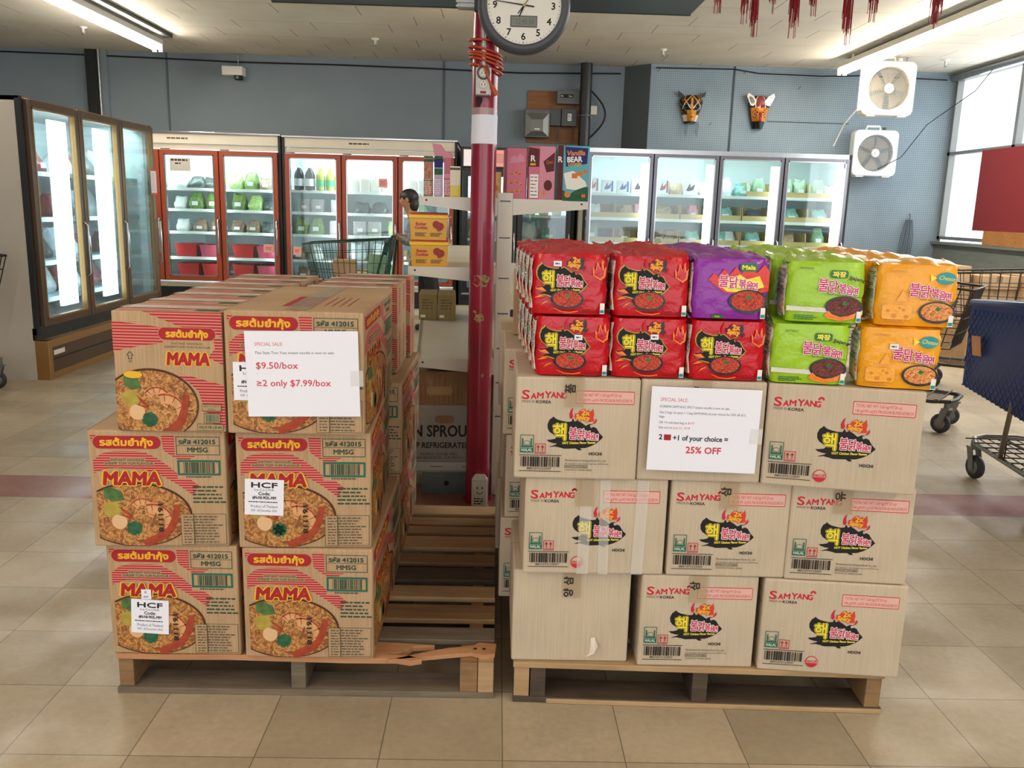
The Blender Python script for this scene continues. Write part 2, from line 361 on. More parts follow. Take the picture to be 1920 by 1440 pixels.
# ---------------------------------------------------------------- pallets
def wood_mat(name,a,b,rough=.75):
    m,nt,bs=newm(name); tc=nt.nodes.new('ShaderNodeTexCoord'); v=mapped(nt,tc.outputs['Object'],(2.2,26,26))
    c=ramp(nt,noise(nt,v,1.6,6,.65),lin(a),lin(b),.3,.72); c=mixc(nt,.3,c,ramp(nt,noise(nt,tc.outputs['Object'],5,4),lin(a),lin(b)))
    nt.links.new(c,bs.inputs['Base Color']); bs.inputs['Roughness'].default_value=rough; return m
wood_pale=wood_mat('pale_pallet_wood','957750','bd9e74'); wood_mid=wood_mat('worn_pallet_wood','6d5236','a07c52'); wood_dark=wood_mat('stained_pallet_wood','2e2721','5e4c39'); wood_grey=wood_mat('grey_pallet_wood','544a3e','82735f')
wood_orange=wood_mat('fresh_split_wood','9d6b45','c79267')
def ragged(x0,x1,y0,y1,n,amp,seed,side):
    R=random.Random(seed); a=[(x0+(x1-x0)*i/n,y0+(R.uniform(-amp,amp) if side!='back' else 0)) for i in range(n+1)]; b=[(x1-(x1-x0)*i/n,y1+(R.uniform(-amp,amp) if side!='front' else 0)) for i in range(n+1)]
    return a+b
def board(t,name,x0,x1,y0,y1,z0,z1,m,bev=.002):
    mb=MB(); mb.b2(x0,y0,z0,x1,y1,z1,m,bev); return mb.build(name,t)
def pallet_left():
    t=thing('wooden_pallet','worn wooden pallet with a splintered front board under the red striped noodle cartons','pallet',(-1.053,2.153,0),.0)
    for x,m in ((0,wood_mid),(.47,wood_grey),(.955,wood_mid)):
        board(t,'stringer',x,x+.04,.004,1.216,.018,.104,m)
    board(t,'stringer_block',.985,1.028,-.004,.10,.018,.108,wood_pale); board(t,'stringer_block',.935,.983,-.002,.13,.018,.106,wood_mid)
    # bottom boards
    for y,m in ((-.004,wood_grey),(.36,wood_dark),(.75,wood_dark),(1.12,wood_dark)): board(t,'bottom_board',-.004,1.03,y,y+.10,0,.018,m)
    ys=[.10,.225,.37,.50,.64,.775,.915,1.005,1.12]; hs=[.075,.095,.085,.10,.075,.11,.07,.075,.10]
    ms=[wood_grey,wood_mid,wood_pale,wood_dark,wood_mid,wood_pale,wood_mid,wood_mid,wood_pale]
    for y,h,m in zip(ys,hs,ms): board(t,'deck_board',-.003,1.03,y,y+h,.104,.120,m)
    # the splintered front board, broken open at its right end
    mb=MB(); P=[(0,0),(.15,-.003),(.30,.002),(.46,-.002),(.62,-.006),(.76,-.004),(.80,-.014),(.83,-.004),(.79,.014),(.72,.018),(.765,.03),(.79,.05),(.80,.065),(.86,.072),(.73,.083),(.6,.086),(.3,.085),(0,.085)]
    mb.prism(P,.016,Matrix.Translation((0,-.004,.104)),wood_orange); mb.build('front_deck_board',t)
    mb=MB(); P=[(.74,-.012),(.82,.004),(.90,.022),(.965,.035),(1.0,.02),(1.03,.03),(1.035,.085),(.985,.09),(.97,.075),(.90,.058),(.84,.035),(.80,.015)]
    mb.prism(P,.012,Matrix.Translation((0,-.004,.108)),wood_orange); mb.build('split_board_piece',t)
    for x in (.975,1.0):
        mb=MB(); mb.cyl((x,.05,.119),(x,.05,.1215),.005,dark_steel,8); mb.build('nail_head',t)
    return t
pallet_left()
def pallet_right():
    t=thing('wooden_pallet','pale wooden pallet with oil-stained bottom boards under the white print ramen cartons','pallet',(.031,2.135,0),-.03)
    for x,m in ((0,wood_pale),(.045,wood_dark),(.49,wood_dark),(.965,wood_mid)): board(t,'stringer',x,x+.042,.004,1.21,.016,.104,m)
    for i,(y,m) in enumerate(((.0,wood_dark),(.38,wood_dark),(.76,wood_dark),(1.12,wood_dark))): board(t,'bottom_board',-.002,1.012,y,y+.10,.0,.017,m)
    board(t,'bottom_front_edge',.09,1.012,-.004,.006,.0,.014,wood_pale,.003)
    for i in range(8): board(t,'deck_board',-.003,1.012,.0+i*.155,.095+i*.155,.104,.120,wood_pale if i!=3 else wood_mid)
    return t
pallet_right()

# ---------------------------------------------------------------- cardboard and inks
def kraft(name,a,b,bump=.12):
    m,nt,bs=newm(name); tc=nt.nodes.new('ShaderNodeTexCoord'); o=tc.outputs['Object']
    c=ramp(nt,noise(nt,o,3.5,5,.6),lin(a),lin(b),.3,.7)
    c=mixc(nt,.12,c,ramp(nt,noise(nt,mapped(nt,o,(120,120,3)),2,2),lin(a),lin('f0e2cc')))
    nt.links.new(c,bs.inputs['Base Color']); bs.inputs['Roughness'].default_value=.75; bs.inputs['Specular IOR Level'].default_value=.25
    bp=nt.nodes.new('ShaderNodeBump'); bp.inputs['Strength'].default_value=bump; bp.inputs['Distance'].default_value=.004
    nt.links.new(noise(nt,mapped(nt,o,(60,60,2)),2.5,2),bp.inputs['Height']); nt.links.new(bp.outputs[0],bs.inputs['Normal']); return m
card_tan=kraft('tan_cardboard','a3825c','b69671'); card_cream=kraft('cream_cardboard','b3a28b','c6b59d'); card_brown=kraft('brown_cardboard','94683f','ad8053'); card_white=kraft('whitewashed_cardboard','b7b2aa','cbc6be')
I=lambda n,c,r=.65,**k: mat('ink_'+n,c,r,spec=.3,**k)
ik_red=I('red','a3222a'); ik_pink=I('pink','cf7d70'); ik_yel=I('yellow','e2ae2e'); ik_green=I('green','2c4a3a'); ik_teal=I('teal','1f6650'); ik_dark=I('dark','2b2622'); ik_kraft=I('kraft','ad8d67'); ik_grey=I('grey','5f5648'); ik_rim=I('bowl_rim','4a2a1c')
ik_srm=I('shrimp','cf9a68',var=.2,vscale=60); ik_sred=I('shrimp_red','9c4128',var=.25,vscale=50); ik_lime=I('lime','a9943f',var=.15,vscale=40); ik_leaf=I('leaf','2b5e40',var=.3,vscale=70); ik_leaf2=I('dark_leaf','4b6b3a',var=.3,vscale=60); ik_n1=I('noodle_light','d2a565'); ik_n2=I('noodle_dark','a9662c'); ik_egg=I('mushroom','d9b184')
def noodle_mat(name,a,b,c,sc=70):
    m,nt,bs=newm(name); o=nt.nodes.new('ShaderNodeTexCoord').outputs['Object']
    n=nt.nodes.new('ShaderNodeTexNoise'); n.inputs['Scale'].default_value=30; nt.links.new(o,n.inputs['Vector'])
    v=mixc(nt,.12,o,n.outputs['Color'],'ADD'); w=nt.nodes.new('ShaderNodeTexVoronoi'); w.inputs['Scale'].default_value=sc; nt.links.new(v,w.inputs['Vector'])
    r=nt.nodes.new('ShaderNodeValToRGB'); e=r.color_ramp.elements; e[0].position=0; e[0].color=lin(a); e[1].position=.75; e[1].color=lin(c); x=e.new(.38); x.color=lin(b)
    nt.links.new(w.outputs['Distance'],r.inputs[0]); nt.links.new(r.outputs[0],bs.inputs['Base Color']); bs.inputs['Roughness'].default_value=.6; return m
noodle_ink=noodle_mat('ink_noodle_bowl','d2a05c','b87f40','7d4a24'); ramen_ink=noodle_mat('ink_ramen','e8732c','c93a1c','7c1a10',160); jjajang_ink=noodle_mat('ink_black_bean_noodle','a8503a','70281c','34120c',160); cheese_ramen_ink=noodle_mat('ink_cheese_noodle','f2cf8a','e0a050','b8481f',150)
tape=mat('packing_tape','c6ae8a',.22,alpha=.32); clear_tape=mat('clear_tape','f4f2ee',.15,alpha=.3)
def bowl(f,cx,cy,rx,ry,seed=1,rim=ik_rim):
    R=random.Random(seed); f.up(); f.ell(cx,cy,rx,ry,rim,60); f.up(); f.ell(cx,cy-ry*.015,rx*.965,ry*.955,noodle_ink,60); f.up()
    for i in range(70):   # curling strands
        a=R.uniform(0,2*PI); q=math.sqrt(R.random())*.86; x=cx+rx*q*math.cos(a); y=cy+ry*q*math.sin(a); r=R.uniform(.04,.10)*ry*1.6; s0=R.uniform(0,6); n=7
        f.ribbon([(x+r*math.cos(s0+k*.55),y+r*.75*math.sin(s0+k*.55)) for k in range(n)],ry*.020,ry*.014,ik_n1 if i%3 else ik_n2)
    f.up()
def shrimp(f,cx,cy,r,a0,a1,w,m=None,tail=True):
    n=12; P=[(cx+r*math.cos(a0+(a1-a0)*i/n),cy+r*math.sin(a0+(a1-a0)*i/n)) for i in range(n+1)]
    f.ribbon(P,w,w*.55,m or ik_srm); f.up(); f.ribbon([(cx+(r+w*.32)*math.cos(a0+(a1-a0)*i/n),cy+(r+w*.32)*math.sin(a0+(a1-a0)*i/n)) for i in range(n+1)],w*.16,w*.10,ik_sred)
    for i in range(1,n,2):
        t=a0+(a1-a0)*i/n; f.ribbon([(cx+(r-w*.3)*math.cos(t),cy+(r-w*.3)*math.sin(t)),(cx+(r+w*.4)*math.cos(t),cy+(r+w*.4)*math.sin(t))],w*.05,w*.1,ik_sred)
    f.up()
def sprig(f,x,y,r,m,seed=2):
    R=random.Random(seed)
    for k in range(6):
        a=k*PI/3+.3; px,py=x+r*.52*math.cos(a),y+r*.52*math.sin(a); P=[]
        for i in range(14): t=2*PI*i/14; q=r*.45*(1+.22*(i%2)); P.append((px+q*math.cos(t),py+q*math.sin(t)))
        f.poly(P,m)
    f.up()
def toppings(f,q,s):
    """garnish placed in a unit bowl frame: q maps (x,y) in -1..1 to the face"""
    L=lambda pts:[q(*p) for p in pts]
    f.poly(L([(-.55,.80),(-.42,.86),(-.25,.72),(-.18,.45),(-.38,.40),(-.55,.52)]),ik_leaf2); f.up()
    x,y=q(-.42,.16); f.ell(x,y,.24*s,.22*s,ik_lime); x,y=q(-.30,-.22); f.up(); f.ell(x,y,.20*s,.21*s,ik_egg); f.up()
    f.poly(L([(-.32,.28),(-.06,-.0),(-.05,-.10),(-.2,.04)]),ik_sred); f.poly(L([(-.36,.02),(-.05,-.06),(-.1,-.12)]),ik_sred); f.up()
    x,y=q(.12,.12); shrimp(f,x,y,.26*s,2.6,-.7,.25*s)
    x,y=q(.30,-.25); shrimp(f,x,y,.42*s,1.9,-1.6,.30*s)
    f.ribbon(L([(.74,.30),(.70,-.1),(.60,-.45),(.40,-.70),(.12,-.93)]),.16*s,.24*s,ik_sred); f.up()
    x,y=q(-.04,-.42); sprig(f,x,y,.20*s,ik_leaf)
def mama_word(f,cx,y,h,w):
    f.up(); f.text('MAMA',cx,y,h,ik_yel,w=w*1.02,fat=h*.17,shear=.12); f.up(); f.text('MAMA',cx,y,h,ik_red,w=w,fat=h*.075,shear=.12); f.up()
def mama_front(f,date=None):
    w,h=f.w,f.h; n=lambda px,py:((px-125)/1365*w,(1345-py)/1155*h); X=lambda a:a/1365*w; Yh=lambda a:a/1155*h
    L=lambda pts:[n(*p) for p in pts]
    A=L([(855,236),(985,236),(985,436),(1190,436),(1130,470),(1010,470),(940,430),(870,380)])
    B=L([(380,392),(600,392),(700,410),(800,460),(920,540),(1000,610),(1000,660),(1120,660),(1210,730),(1165,800),(1150,830),(1100,790),(1000,720),(880,650),(760,600),(600,570),(400,560),(300,565),(170,612),(170,490),(250,420)])
    C=L([(155,236),(230,236),(190,260),(160,300)])
    for P in (A,B,C): f.stripes(P,ik_pink,Yh(24),Yh(12),Yh(0)); f.stripes(P,ik_red,Yh(24),Yh(12),Yh(12))
    f.up(); a=n(172,376);b=n(858,238); f.pill(a[0],a[1],b[0],b[1],(b[1]-a[1])/2,ik_kraft); f.up(); a=n(180,370);b=n(850,245); f.pill(a[0],a[1],b[0],b[1],(b[1]-a[1])/2,ik_red); f.up()
    x,y=n(510,338); f.text('รสต้มยำกุ้ง',x,y,Yh(62),ik_yel,w=X(520),fat=Yh(4.5))
    for t,ly,x0,x1 in (('INSTANT NOODLES',489,350,680),('SHRIMP TOM YUM FLAVOUR',523,285,765)):
        a=n(x0-10,ly+8);b=n(x1+10,ly-30); f.rect(a[0],a[1],b[0],b[1],ik_kraft); f.up(); x,y=n((x0+x1)/2,ly); f.text(t,x,y,Yh(22),ik_grey,w=X(x1-x0),fat=Yh(1.2))
    a=n(1000,425);b=n(1435,245); f.frame(a[0],a[1],b[0],b[1],Yh(6),ik_green); a=n(1000,334);b=n(1435,330); f.rect(a[0],a[1],b[0],b[1],ik_green)
    x,y=n(1212,318); f.text('รหัส 412015',x,y,Yh(44),ik_green,w=X(360),fat=Yh(2.5)); x,y=n(1212,397); f.text('MMSG',x,y,Yh(46),ik_green,w=X(200),fat=Yh(2))
    a=n(1005,625);b=n(1435,475); f.frame(a[0],a[1],b[0],b[1],Yh(19),ik_teal); a=n(1068,603);b=n(1375,497); f.barcode(a[0],a[1],b[0],b[1],ik_green)
    a=n(1085,650);b=n(1360,632); f.greek(a[0],a[1],b[0],b[1],1,ik_grey,4,.8)
    a=n(1145,910);b=n(1482,722); f.greek(a[0],a[1],b[0],b[1],5,ik_green,8,.42)
    a=n(1012,1320);b=n(1470,1010); f.frame(a[0],a[1],b[0],b[1],Yh(4),ik_green); a=n(1060,1310);b=n(1440,1025); f.greek(a[0],a[1],b[0],b[1],10,ik_grey,11,.45)
    k=f.cl; f.cl=(n(183,0)[0],n(0,1338)[1],n(1135,0)[0],h); cx,cy=n(565,1020); rx,ry=X(565),Yh(322)
    bowl(f,cx,cy,rx,ry); toppings(f,lambda x,y:(cx+rx*x,cy+ry*y),min(rx,ry)*1.12 if w<.5 else ry*1.3); f.cl=k
    a=n(1012,1320);b=n(1470,1010); f.rect(a[0],a[1],n(1140,0)[0],b[1],ik_kraft); f.up(); f.frame(a[0],a[1],n(1142,0)[0],b[1],Yh(4),ik_green); a=n(1040,1310);b=n(1140,1025); f.greek(a[0],a[1],b[0],b[1],10,ik_grey,12,.45)
    x,y=n(545,718); mama_word(f,x,y,Yh(125),X(560))
    if date: x,y=n(790,1050); f.text(date,x,y,Yh(45),ik_dark,rot=-PI/2,fat=Yh(2.5),w=X(300))
def mama_small_front(f):
    w,h=f.w,f.h; n=lambda u,v:(u*w,(1-v)*h); L=lambda pts:[n(*p) for p in pts]
    for P in ([(.28,0),(1,0),(1,.20),(.85,.16),(.62,.12),(.45,.06)],[(0,.085),(.18,.10),(.45,.13),(.43,.22),(.47,.26),(.28,.28),(.12,.31),(0,.34)],[(.92,.2),(1,.22),(1,.43),(.86,.37),(.93,.3)],[(.56,.525),(.72,.535),(.86,.57),(1,.60),(1,.955),(.9,.96),(.79,.75),(.76,.65),(.66,.57)]):
        f.stripes(L(P),ik_pink,h*.0245,h*.0125); f.stripes(L(P),ik_red,h*.0245,h*.0125,h*.0125)
    f.up(); a=n(.415,.235);b=n(.945,.125); f.pill(*a,*b,(b[1]-a[1])/2,ik_kraft); f.up(); a=n(.42,.23);b=n(.94,.13); f.pill(*a,*b,(b[1]-a[1])/2,ik_red); f.up()
    x,y=n(.68,.206); f.text('รสต้มยำกุ้ง',x,y,h*.05,ik_yel,w=w*.38,fat=h*.004)
    x,y=n(.68,.268); f.text('INSTANT NOODLES',x,y,h*.018,ik_grey,w=w*.28); x,y=n(.68,.297); f.text('SHRIMP TOM YUM FLAVOUR',x,y,h*.018,ik_grey,w=w*.42)
    x,y=n(.68,.435); mama_word(f,x,y,h*.10,w*.38)
    for a,b in (((.12,.365),(.15,.335)),((.18,.365),(.15,.335)),((.12,.365),(.135,.365)),((.18,.365),(.165,.365)),((.135,.365),(.135,.395)),((.165,.365),(.165,.395)),((.135,.395),(.165,.395))): f.ribbon([n(*a),n(*b)],w*.006,w*.006,ik_green)
    x,y=n(.15,.425); f.text('UP',x,y,h*.018,ik_green)
    cx,cy=n(.32,.775); rx,ry=w*.44,h*.305; bowl(f,cx,cy,rx,ry,5); toppings(f,lambda x,y:(cx+rx*x,cy+ry*y),ry*1.05)
    x,y=n(.17,.525); f.ell(x,y,w*.085,h*.03,ik_yel); f.up()
    for x0,y0,x1,y1 in ((.79,.82,.97,.76),(.805,.92,.955,.84),(.74,.985,.98,.93)): a=n(x0,y0);b=n(x1,y1); f.rect(*a,*b,ik_kraft); f.frame(*a,*b,h*.004,ik_green)
    f.up(); a=n(.82,.91);b=n(.94,.85); f.barcode(*a,*b,ik_teal); x,y=n(.88,.785); f.text('รหัส 412015',x,y,h*.016,ik_green,w=w*.15); x,y=n(.88,.813); f.text('MMSG',x,y,h*.016,ik_green); x,y=n(.86,.967); f.text('บรรจุ 55 กรัม x 30 ซอง',x,y,h*.022,ik_teal,w=w*.21,fat=h*.001)
MW,MD,MH=.346,.635,.316
def big_carton_mesh(date):
    mb=MB(); mb.b2(-MW/2,0,0,MW/2,MD,MH,card_tan,.005)
    mama_front(Ink(mb,(-MW/2,0,0),(1,0,0),(0,0,1),MW,MH),date); mama_front(Ink(mb,(MW/2,0,0),(0,1,0),(0,0,1),MD,MH))
    f=Ink(mb,(-MW/2,0,MH),(1,0,0),(0,1,0),MW,MD); f.rect(.12,.10,.20,.34,ik_red)
    for x in (.225,.245,.265,.285): f.rect(x,.12,x+.004,.33,ik_red)
    f.rect(.0,.0,.006,MD,card_brown); f.ribbon([(MW/2,0),(MW/2,MD)],.003,.003,card_brown); return mb.mesh('printed_carton')
def small_carton_mesh():
    w,d,h=.272,.165,.306; mb=MB(); mb.b2(-w/2,0,0,w/2,d,h,card_tan,.003); mama_small_front(Ink(mb,(-w/2,0,0),(1,0,0),(0,0,1),w,h))
    f=Ink(mb,(w/2,0,0),(0,1,0),(0,0,1),d,h)
    f.stripes([(d*.35,.01),(d*.6,.01),(d*.6,.14),(d*.35,.14)],ik_red,.009,.005); f.stripes([(d*.35,.20),(d*.6,.20),(d*.6,h-.01),(d*.35,h-.01)],ik_red,.009,.005)
    f=Ink(mb,(-w/2,0,h),(1,0,0),(0,1,0),w,d); f.rect(0,.03,w,.055,ik_pink); f.rect(0,.11,w,.135,ik_pink); f.rect(w*.05,.012,w*.6,.02,ik_red); f.rect(w*.1,.062,w*.55,.069,ik_dark); f.rect(w*.3,.145,w*.9,.15,ik_red); f.rect(w*.72,.02,w*.95,.055,ik_leaf2); f.rect(0,d/2-.002,w,d/2+.002,card_brown); return mb.mesh('printed_carton')
def obj(name,me,parent,loc=(0,0,0),rot=(0,0,0)):
    o=bpy.data.objects.new(name,me); COL.objects.link(o); o.parent=parent; o.location=loc; o.rotation_euler=rot; return o
paper=mat('white_paper','e9e9f3',.7,spec=.2); p_red=I('sign_red','d4605f'); p_red2=I('sign_strong_red','cf4350'); p_dark=I('sign_dark','3a3a42')
def sticker(t,x,z,y=-.0042,rot=0):
    mb=MB(); w,h=.100,.098; mb.b2(0,0,0,w,.0006,h,paper); f=Ink(mb,(0,0,0),(1,0,0),(0,0,1),w,h)
    f.text('HCF',w*.5,h*.77,h*.14,ik_dark,w=w*.66,fat=.0008); f.text('La.Ca.USA',w*.5,h*.68,h*.06,ik_dark,w=w*.5); f.text('Code:',w*.5,h*.56,h*.09,ik_dark,fat=.0004); f.text('#N-NI-903L-MM',w*.5,h*.45,h*.08,ik_dark,w=w*.6,fat=.0004)
    f.greek(w*.1,h*.35,w*.9,h*.385,1,ik_dark,3,.8); f.text('Product of Thailand',w*.5,h*.21,h*.075,ik_dark,w=w*.68); f.text('EXP : 06 December 2020',w*.5,h*.10,h*.06,ik_dark,w=w*.66)
    o=mb.build('white_sticker',t,(x,y,z),(0,rot,0)); return o
MESH_A=big_carton_mesh('161118'); MESH_B=big_carton_mesh(None); MESH_S=small_carton_mesh()
def big_carton(x,y,z,rz,label,me,group='large red striped noodle cartons'):
    t=thing('noodle_carton',label,'carton',(x,y,z),rz,group); obj('printed_box',me,t)
    mb=MB(); mb.b2(-.03,.02,0,.03,MD-.02,.0008,tape); mb.build('packing_tape',t,(0,0,MH+.0016)); return t
c=big_carton(-.888,2.148,.1205,0,'red striped noodle carton at the bottom left with a K label above its sticker',MESH_A); sticker(c,-.118,.065,rot=.05)
mb=MB(); mb.b2(0,0,0,.026,.0006,.028,paper); f=Ink(mb,(0,0,0),(1,0,0),(0,0,1),.026,.028); f.text('K',.013,.016,.008,ik_dark); f.greek(.006,.004,.02,.01,2,ik_grey); mb.build('small_label',c,(-.085,-.0046,.162))
big_carton(-.527,2.139,.1205,.0,'red striped noodle carton at the bottom front, stamped 161118 and without any sticker',MESH_A)
big_carton(-.906,2.136,.437,.045,'red striped noodle carton in the middle layer, outer side, creased and without sticker',MESH_A)
c=big_carton(-.532,2.145,.437,.05,'red striped noodle carton in the middle layer with a white code sticker',MESH_A); sticker(c,-.155,.095,rot=.04)
c=big_carton(-.543,2.119,.755,.01,'red striped noodle carton on top with the $9.50 sale sign taped on it',MESH_B); sticker(c,-.153,.088)
for x,y,z,rz,l in ((-.89,2.79,.1205,0,'bottom red striped carton in the rear row, outer side'),(-.53,2.79,.1205,0,'bottom red striped carton in the rear row, pillar side'),(-.9,2.785,.437,.02,'middle red striped carton in the rear row, outer side'),(-.522,2.80,.437,.0,'middle red striped carton in the rear row, shifted toward the pillar')):
    big_carton(x,y,z,rz,l,MESH_B)
def small_carton(x,y,z,rz,label):
    t=thing('noodle_carton',label,'carton',(x,y,z),rz,'small upright noodle cartons on top'); obj('printed_box',MESH_S,t)
    mb=MB(); mb.b2(-.135,.055,0,.135,.10,.0007,clear_tape); mb.build('packing_tape',t,(0,0,.3085)); return t
for i in range(7):
    small_carton(-.860+.004*(i%3),2.127+i*.170,.755,.003*((i%3)-1),('tall upright noodle carton with a bowl print standing in front of the left top row' if i==0 else 'upright noodle carton behind the bowl-print front one, %s in that row'%ORD[i]))
for i in range(4): small_carton(-.535+.01*(i%2)+.006*i,2.785+i*.170,.755,.004*((i%2)-.5),'upright noodle carton behind the sale sign carton, %s in that row'%ORD[i])
# sale signs: sheets of paper taped to the cartons
def sheet(name,label,loc,rz,ry,w,h,fn):
    t=thing(name,label,'sign',loc,(0,ry,rz)); mb=MB(); mb.b2(0,-.0006,0,w,0,h,paper); f=Ink(mb,(0,-.0006,0),(1,0,0),(0,0,1),w,h,.0002); fn(f,w,h); mb.build('paper_sheet',t)
    for x,z in ((w-.012,h*.45),): 
        mb=MB(); mb.b2(-.01,-.0012,-.02,.022,-.0008,.02,clear_tape); mb.build('tape_strip',t,(x,0,z))
    return t
def sale1(f,w,h):
    f.text('SPECIAL SALE:',w*.085,h*.83,h*.040,p_red,'l',w=w*.25); f.text('Thai Style Tom Yum instant noodle is now on sale:',w*.085,h*.735,h*.030,p_dark,'l',w=w*.70)
    f.text('$9.50/box',w*.09,h*.565,h*.075,p_red2,'l',w=w*.37,fat=.0003); f.rect(w*.092,h*.505,w*.105,h*.509,p_red); f.text('≥2 only $7.99/box',w*.09,h*.36,h*.075,p_red2,'l',w=w*.655,fat=.0003)
sheet('sale_sign','white paper sign with pink $9.50/box prices taped on a noodle carton',(-.660,2.1105,.802),.01,-.02,.281,.218,sale1)
# ---------------------------------------------------------------- ramen cartons (right pallet)
ik_rl=I('logo_red','c2243a'); ik_black=I('black','1b1a1c'); ik_white=I('white','f1ede6'); ik_mag=I('magenta','c22656'); ik_ora=I('orange','e8872a'); ik_fire=I('flame_red','d0402c'); ik_cyel=I('bright_yellow','e9d53a'); ik_peach=I('pale_pink','dcaea2')
FLAME=[(702,452),(676,425),(655,392),(636,384),(618,392),(612,374),(634,366),(606,366),(585,378),(560,360),(530,342),(512,352),(500,330),(490,352),(460,354),(430,348),(405,342),(385,332),(372,320),(366,328),(348,342),(336,372),(338,402),(352,425),(378,442),(396,458),(388,470),(360,476),(332,478),(350,492),(378,500),(402,502),(392,510),(362,520),(350,526),(388,522),(420,528),(450,536),(490,534),(525,532),(545,545),(566,543),(556,530),(588,528),(622,516),(655,498),(684,472)]
def hot_logo(f,n,X,Y,white=ik_white,rim=None):
    P=[n(*p) for p in FLAME]
    if rim:
        c=n(520,440); f.poly([(c[0]+(p[0]-c[0])*1.05,c[1]+(p[1]-c[1])*1.08) for p in P],rim); f.up()
    f.poly(P,ik_black); f.up()
    x,y=n(416,466); f.text('핵',x,y,Y(82),ik_cyel,fat=Y(9),w=X(78)); f.up(); f.text('핵',x,y,Y(82),ik_black,fat=Y(6),w=X(78)); f.up(); f.text('핵',x,y,Y(82),ik_cyel,fat=Y(2.6),w=X(78)); f.up()
    for s,px,py,h,w in (('불',504,463,62,48),('닭',558,464,56,46),('볶',600,466,46,36),('음',633,468,36,30),('면',657,470,32,24)):
        x,y=n(px,py); f.text(s,x,y,Y(h),white,fat=Y(5),w=X(w)); f.up(); f.text(s,x,y,Y(h),ik_mag,fat=Y(1.5),w=X(w)); f.k-=1
    f.up(); x,y=n(545,500); f.text('HOT Chicken Flavor Ramen',x,y,Y(15),ik_cyel,w=X(215),rot=.04,fat=Y(.8))
def spicy_badge(f,n,X,Y,fire=ik_fire):
    f.poly([n(*p) for p in [(508,322),(512,295),(530,300),(540,276),(556,288),(572,262),(584,284),(600,268),(606,290),(628,262),(636,300),(632,326),(640,345),(612,352),(585,345),(552,340),(525,340)]],fire); f.up()
    for q in ([(478,330),(474,300),(486,272),(500,256),(494,290),(500,318),(492,334)],[(628,358),(640,350),(650,324),(656,340),(650,356),(636,364)]): f.poly([n(*p) for p in q],ik_rl)
    f.up(); x,y=n(580,306); f.text('2x',x,y,Y(34),ik_rl,fat=Y(6.5),w=X(52)); f.up(); x,y=n(562,336); f.text('Spicy',x,y,Y(30),ik_rl,fat=Y(6.5),w=X(88),rot=-.12); f.up()
    x,y=n(580,306); f.text('2x',x,y,Y(34),ik_yel,fat=Y(2.6),w=X(52)); x,y=n(562,336); f.text('Spicy',x,y,Y(30),ik_yel,fat=Y(2.6),w=X(88),rot=-.12); f.up()
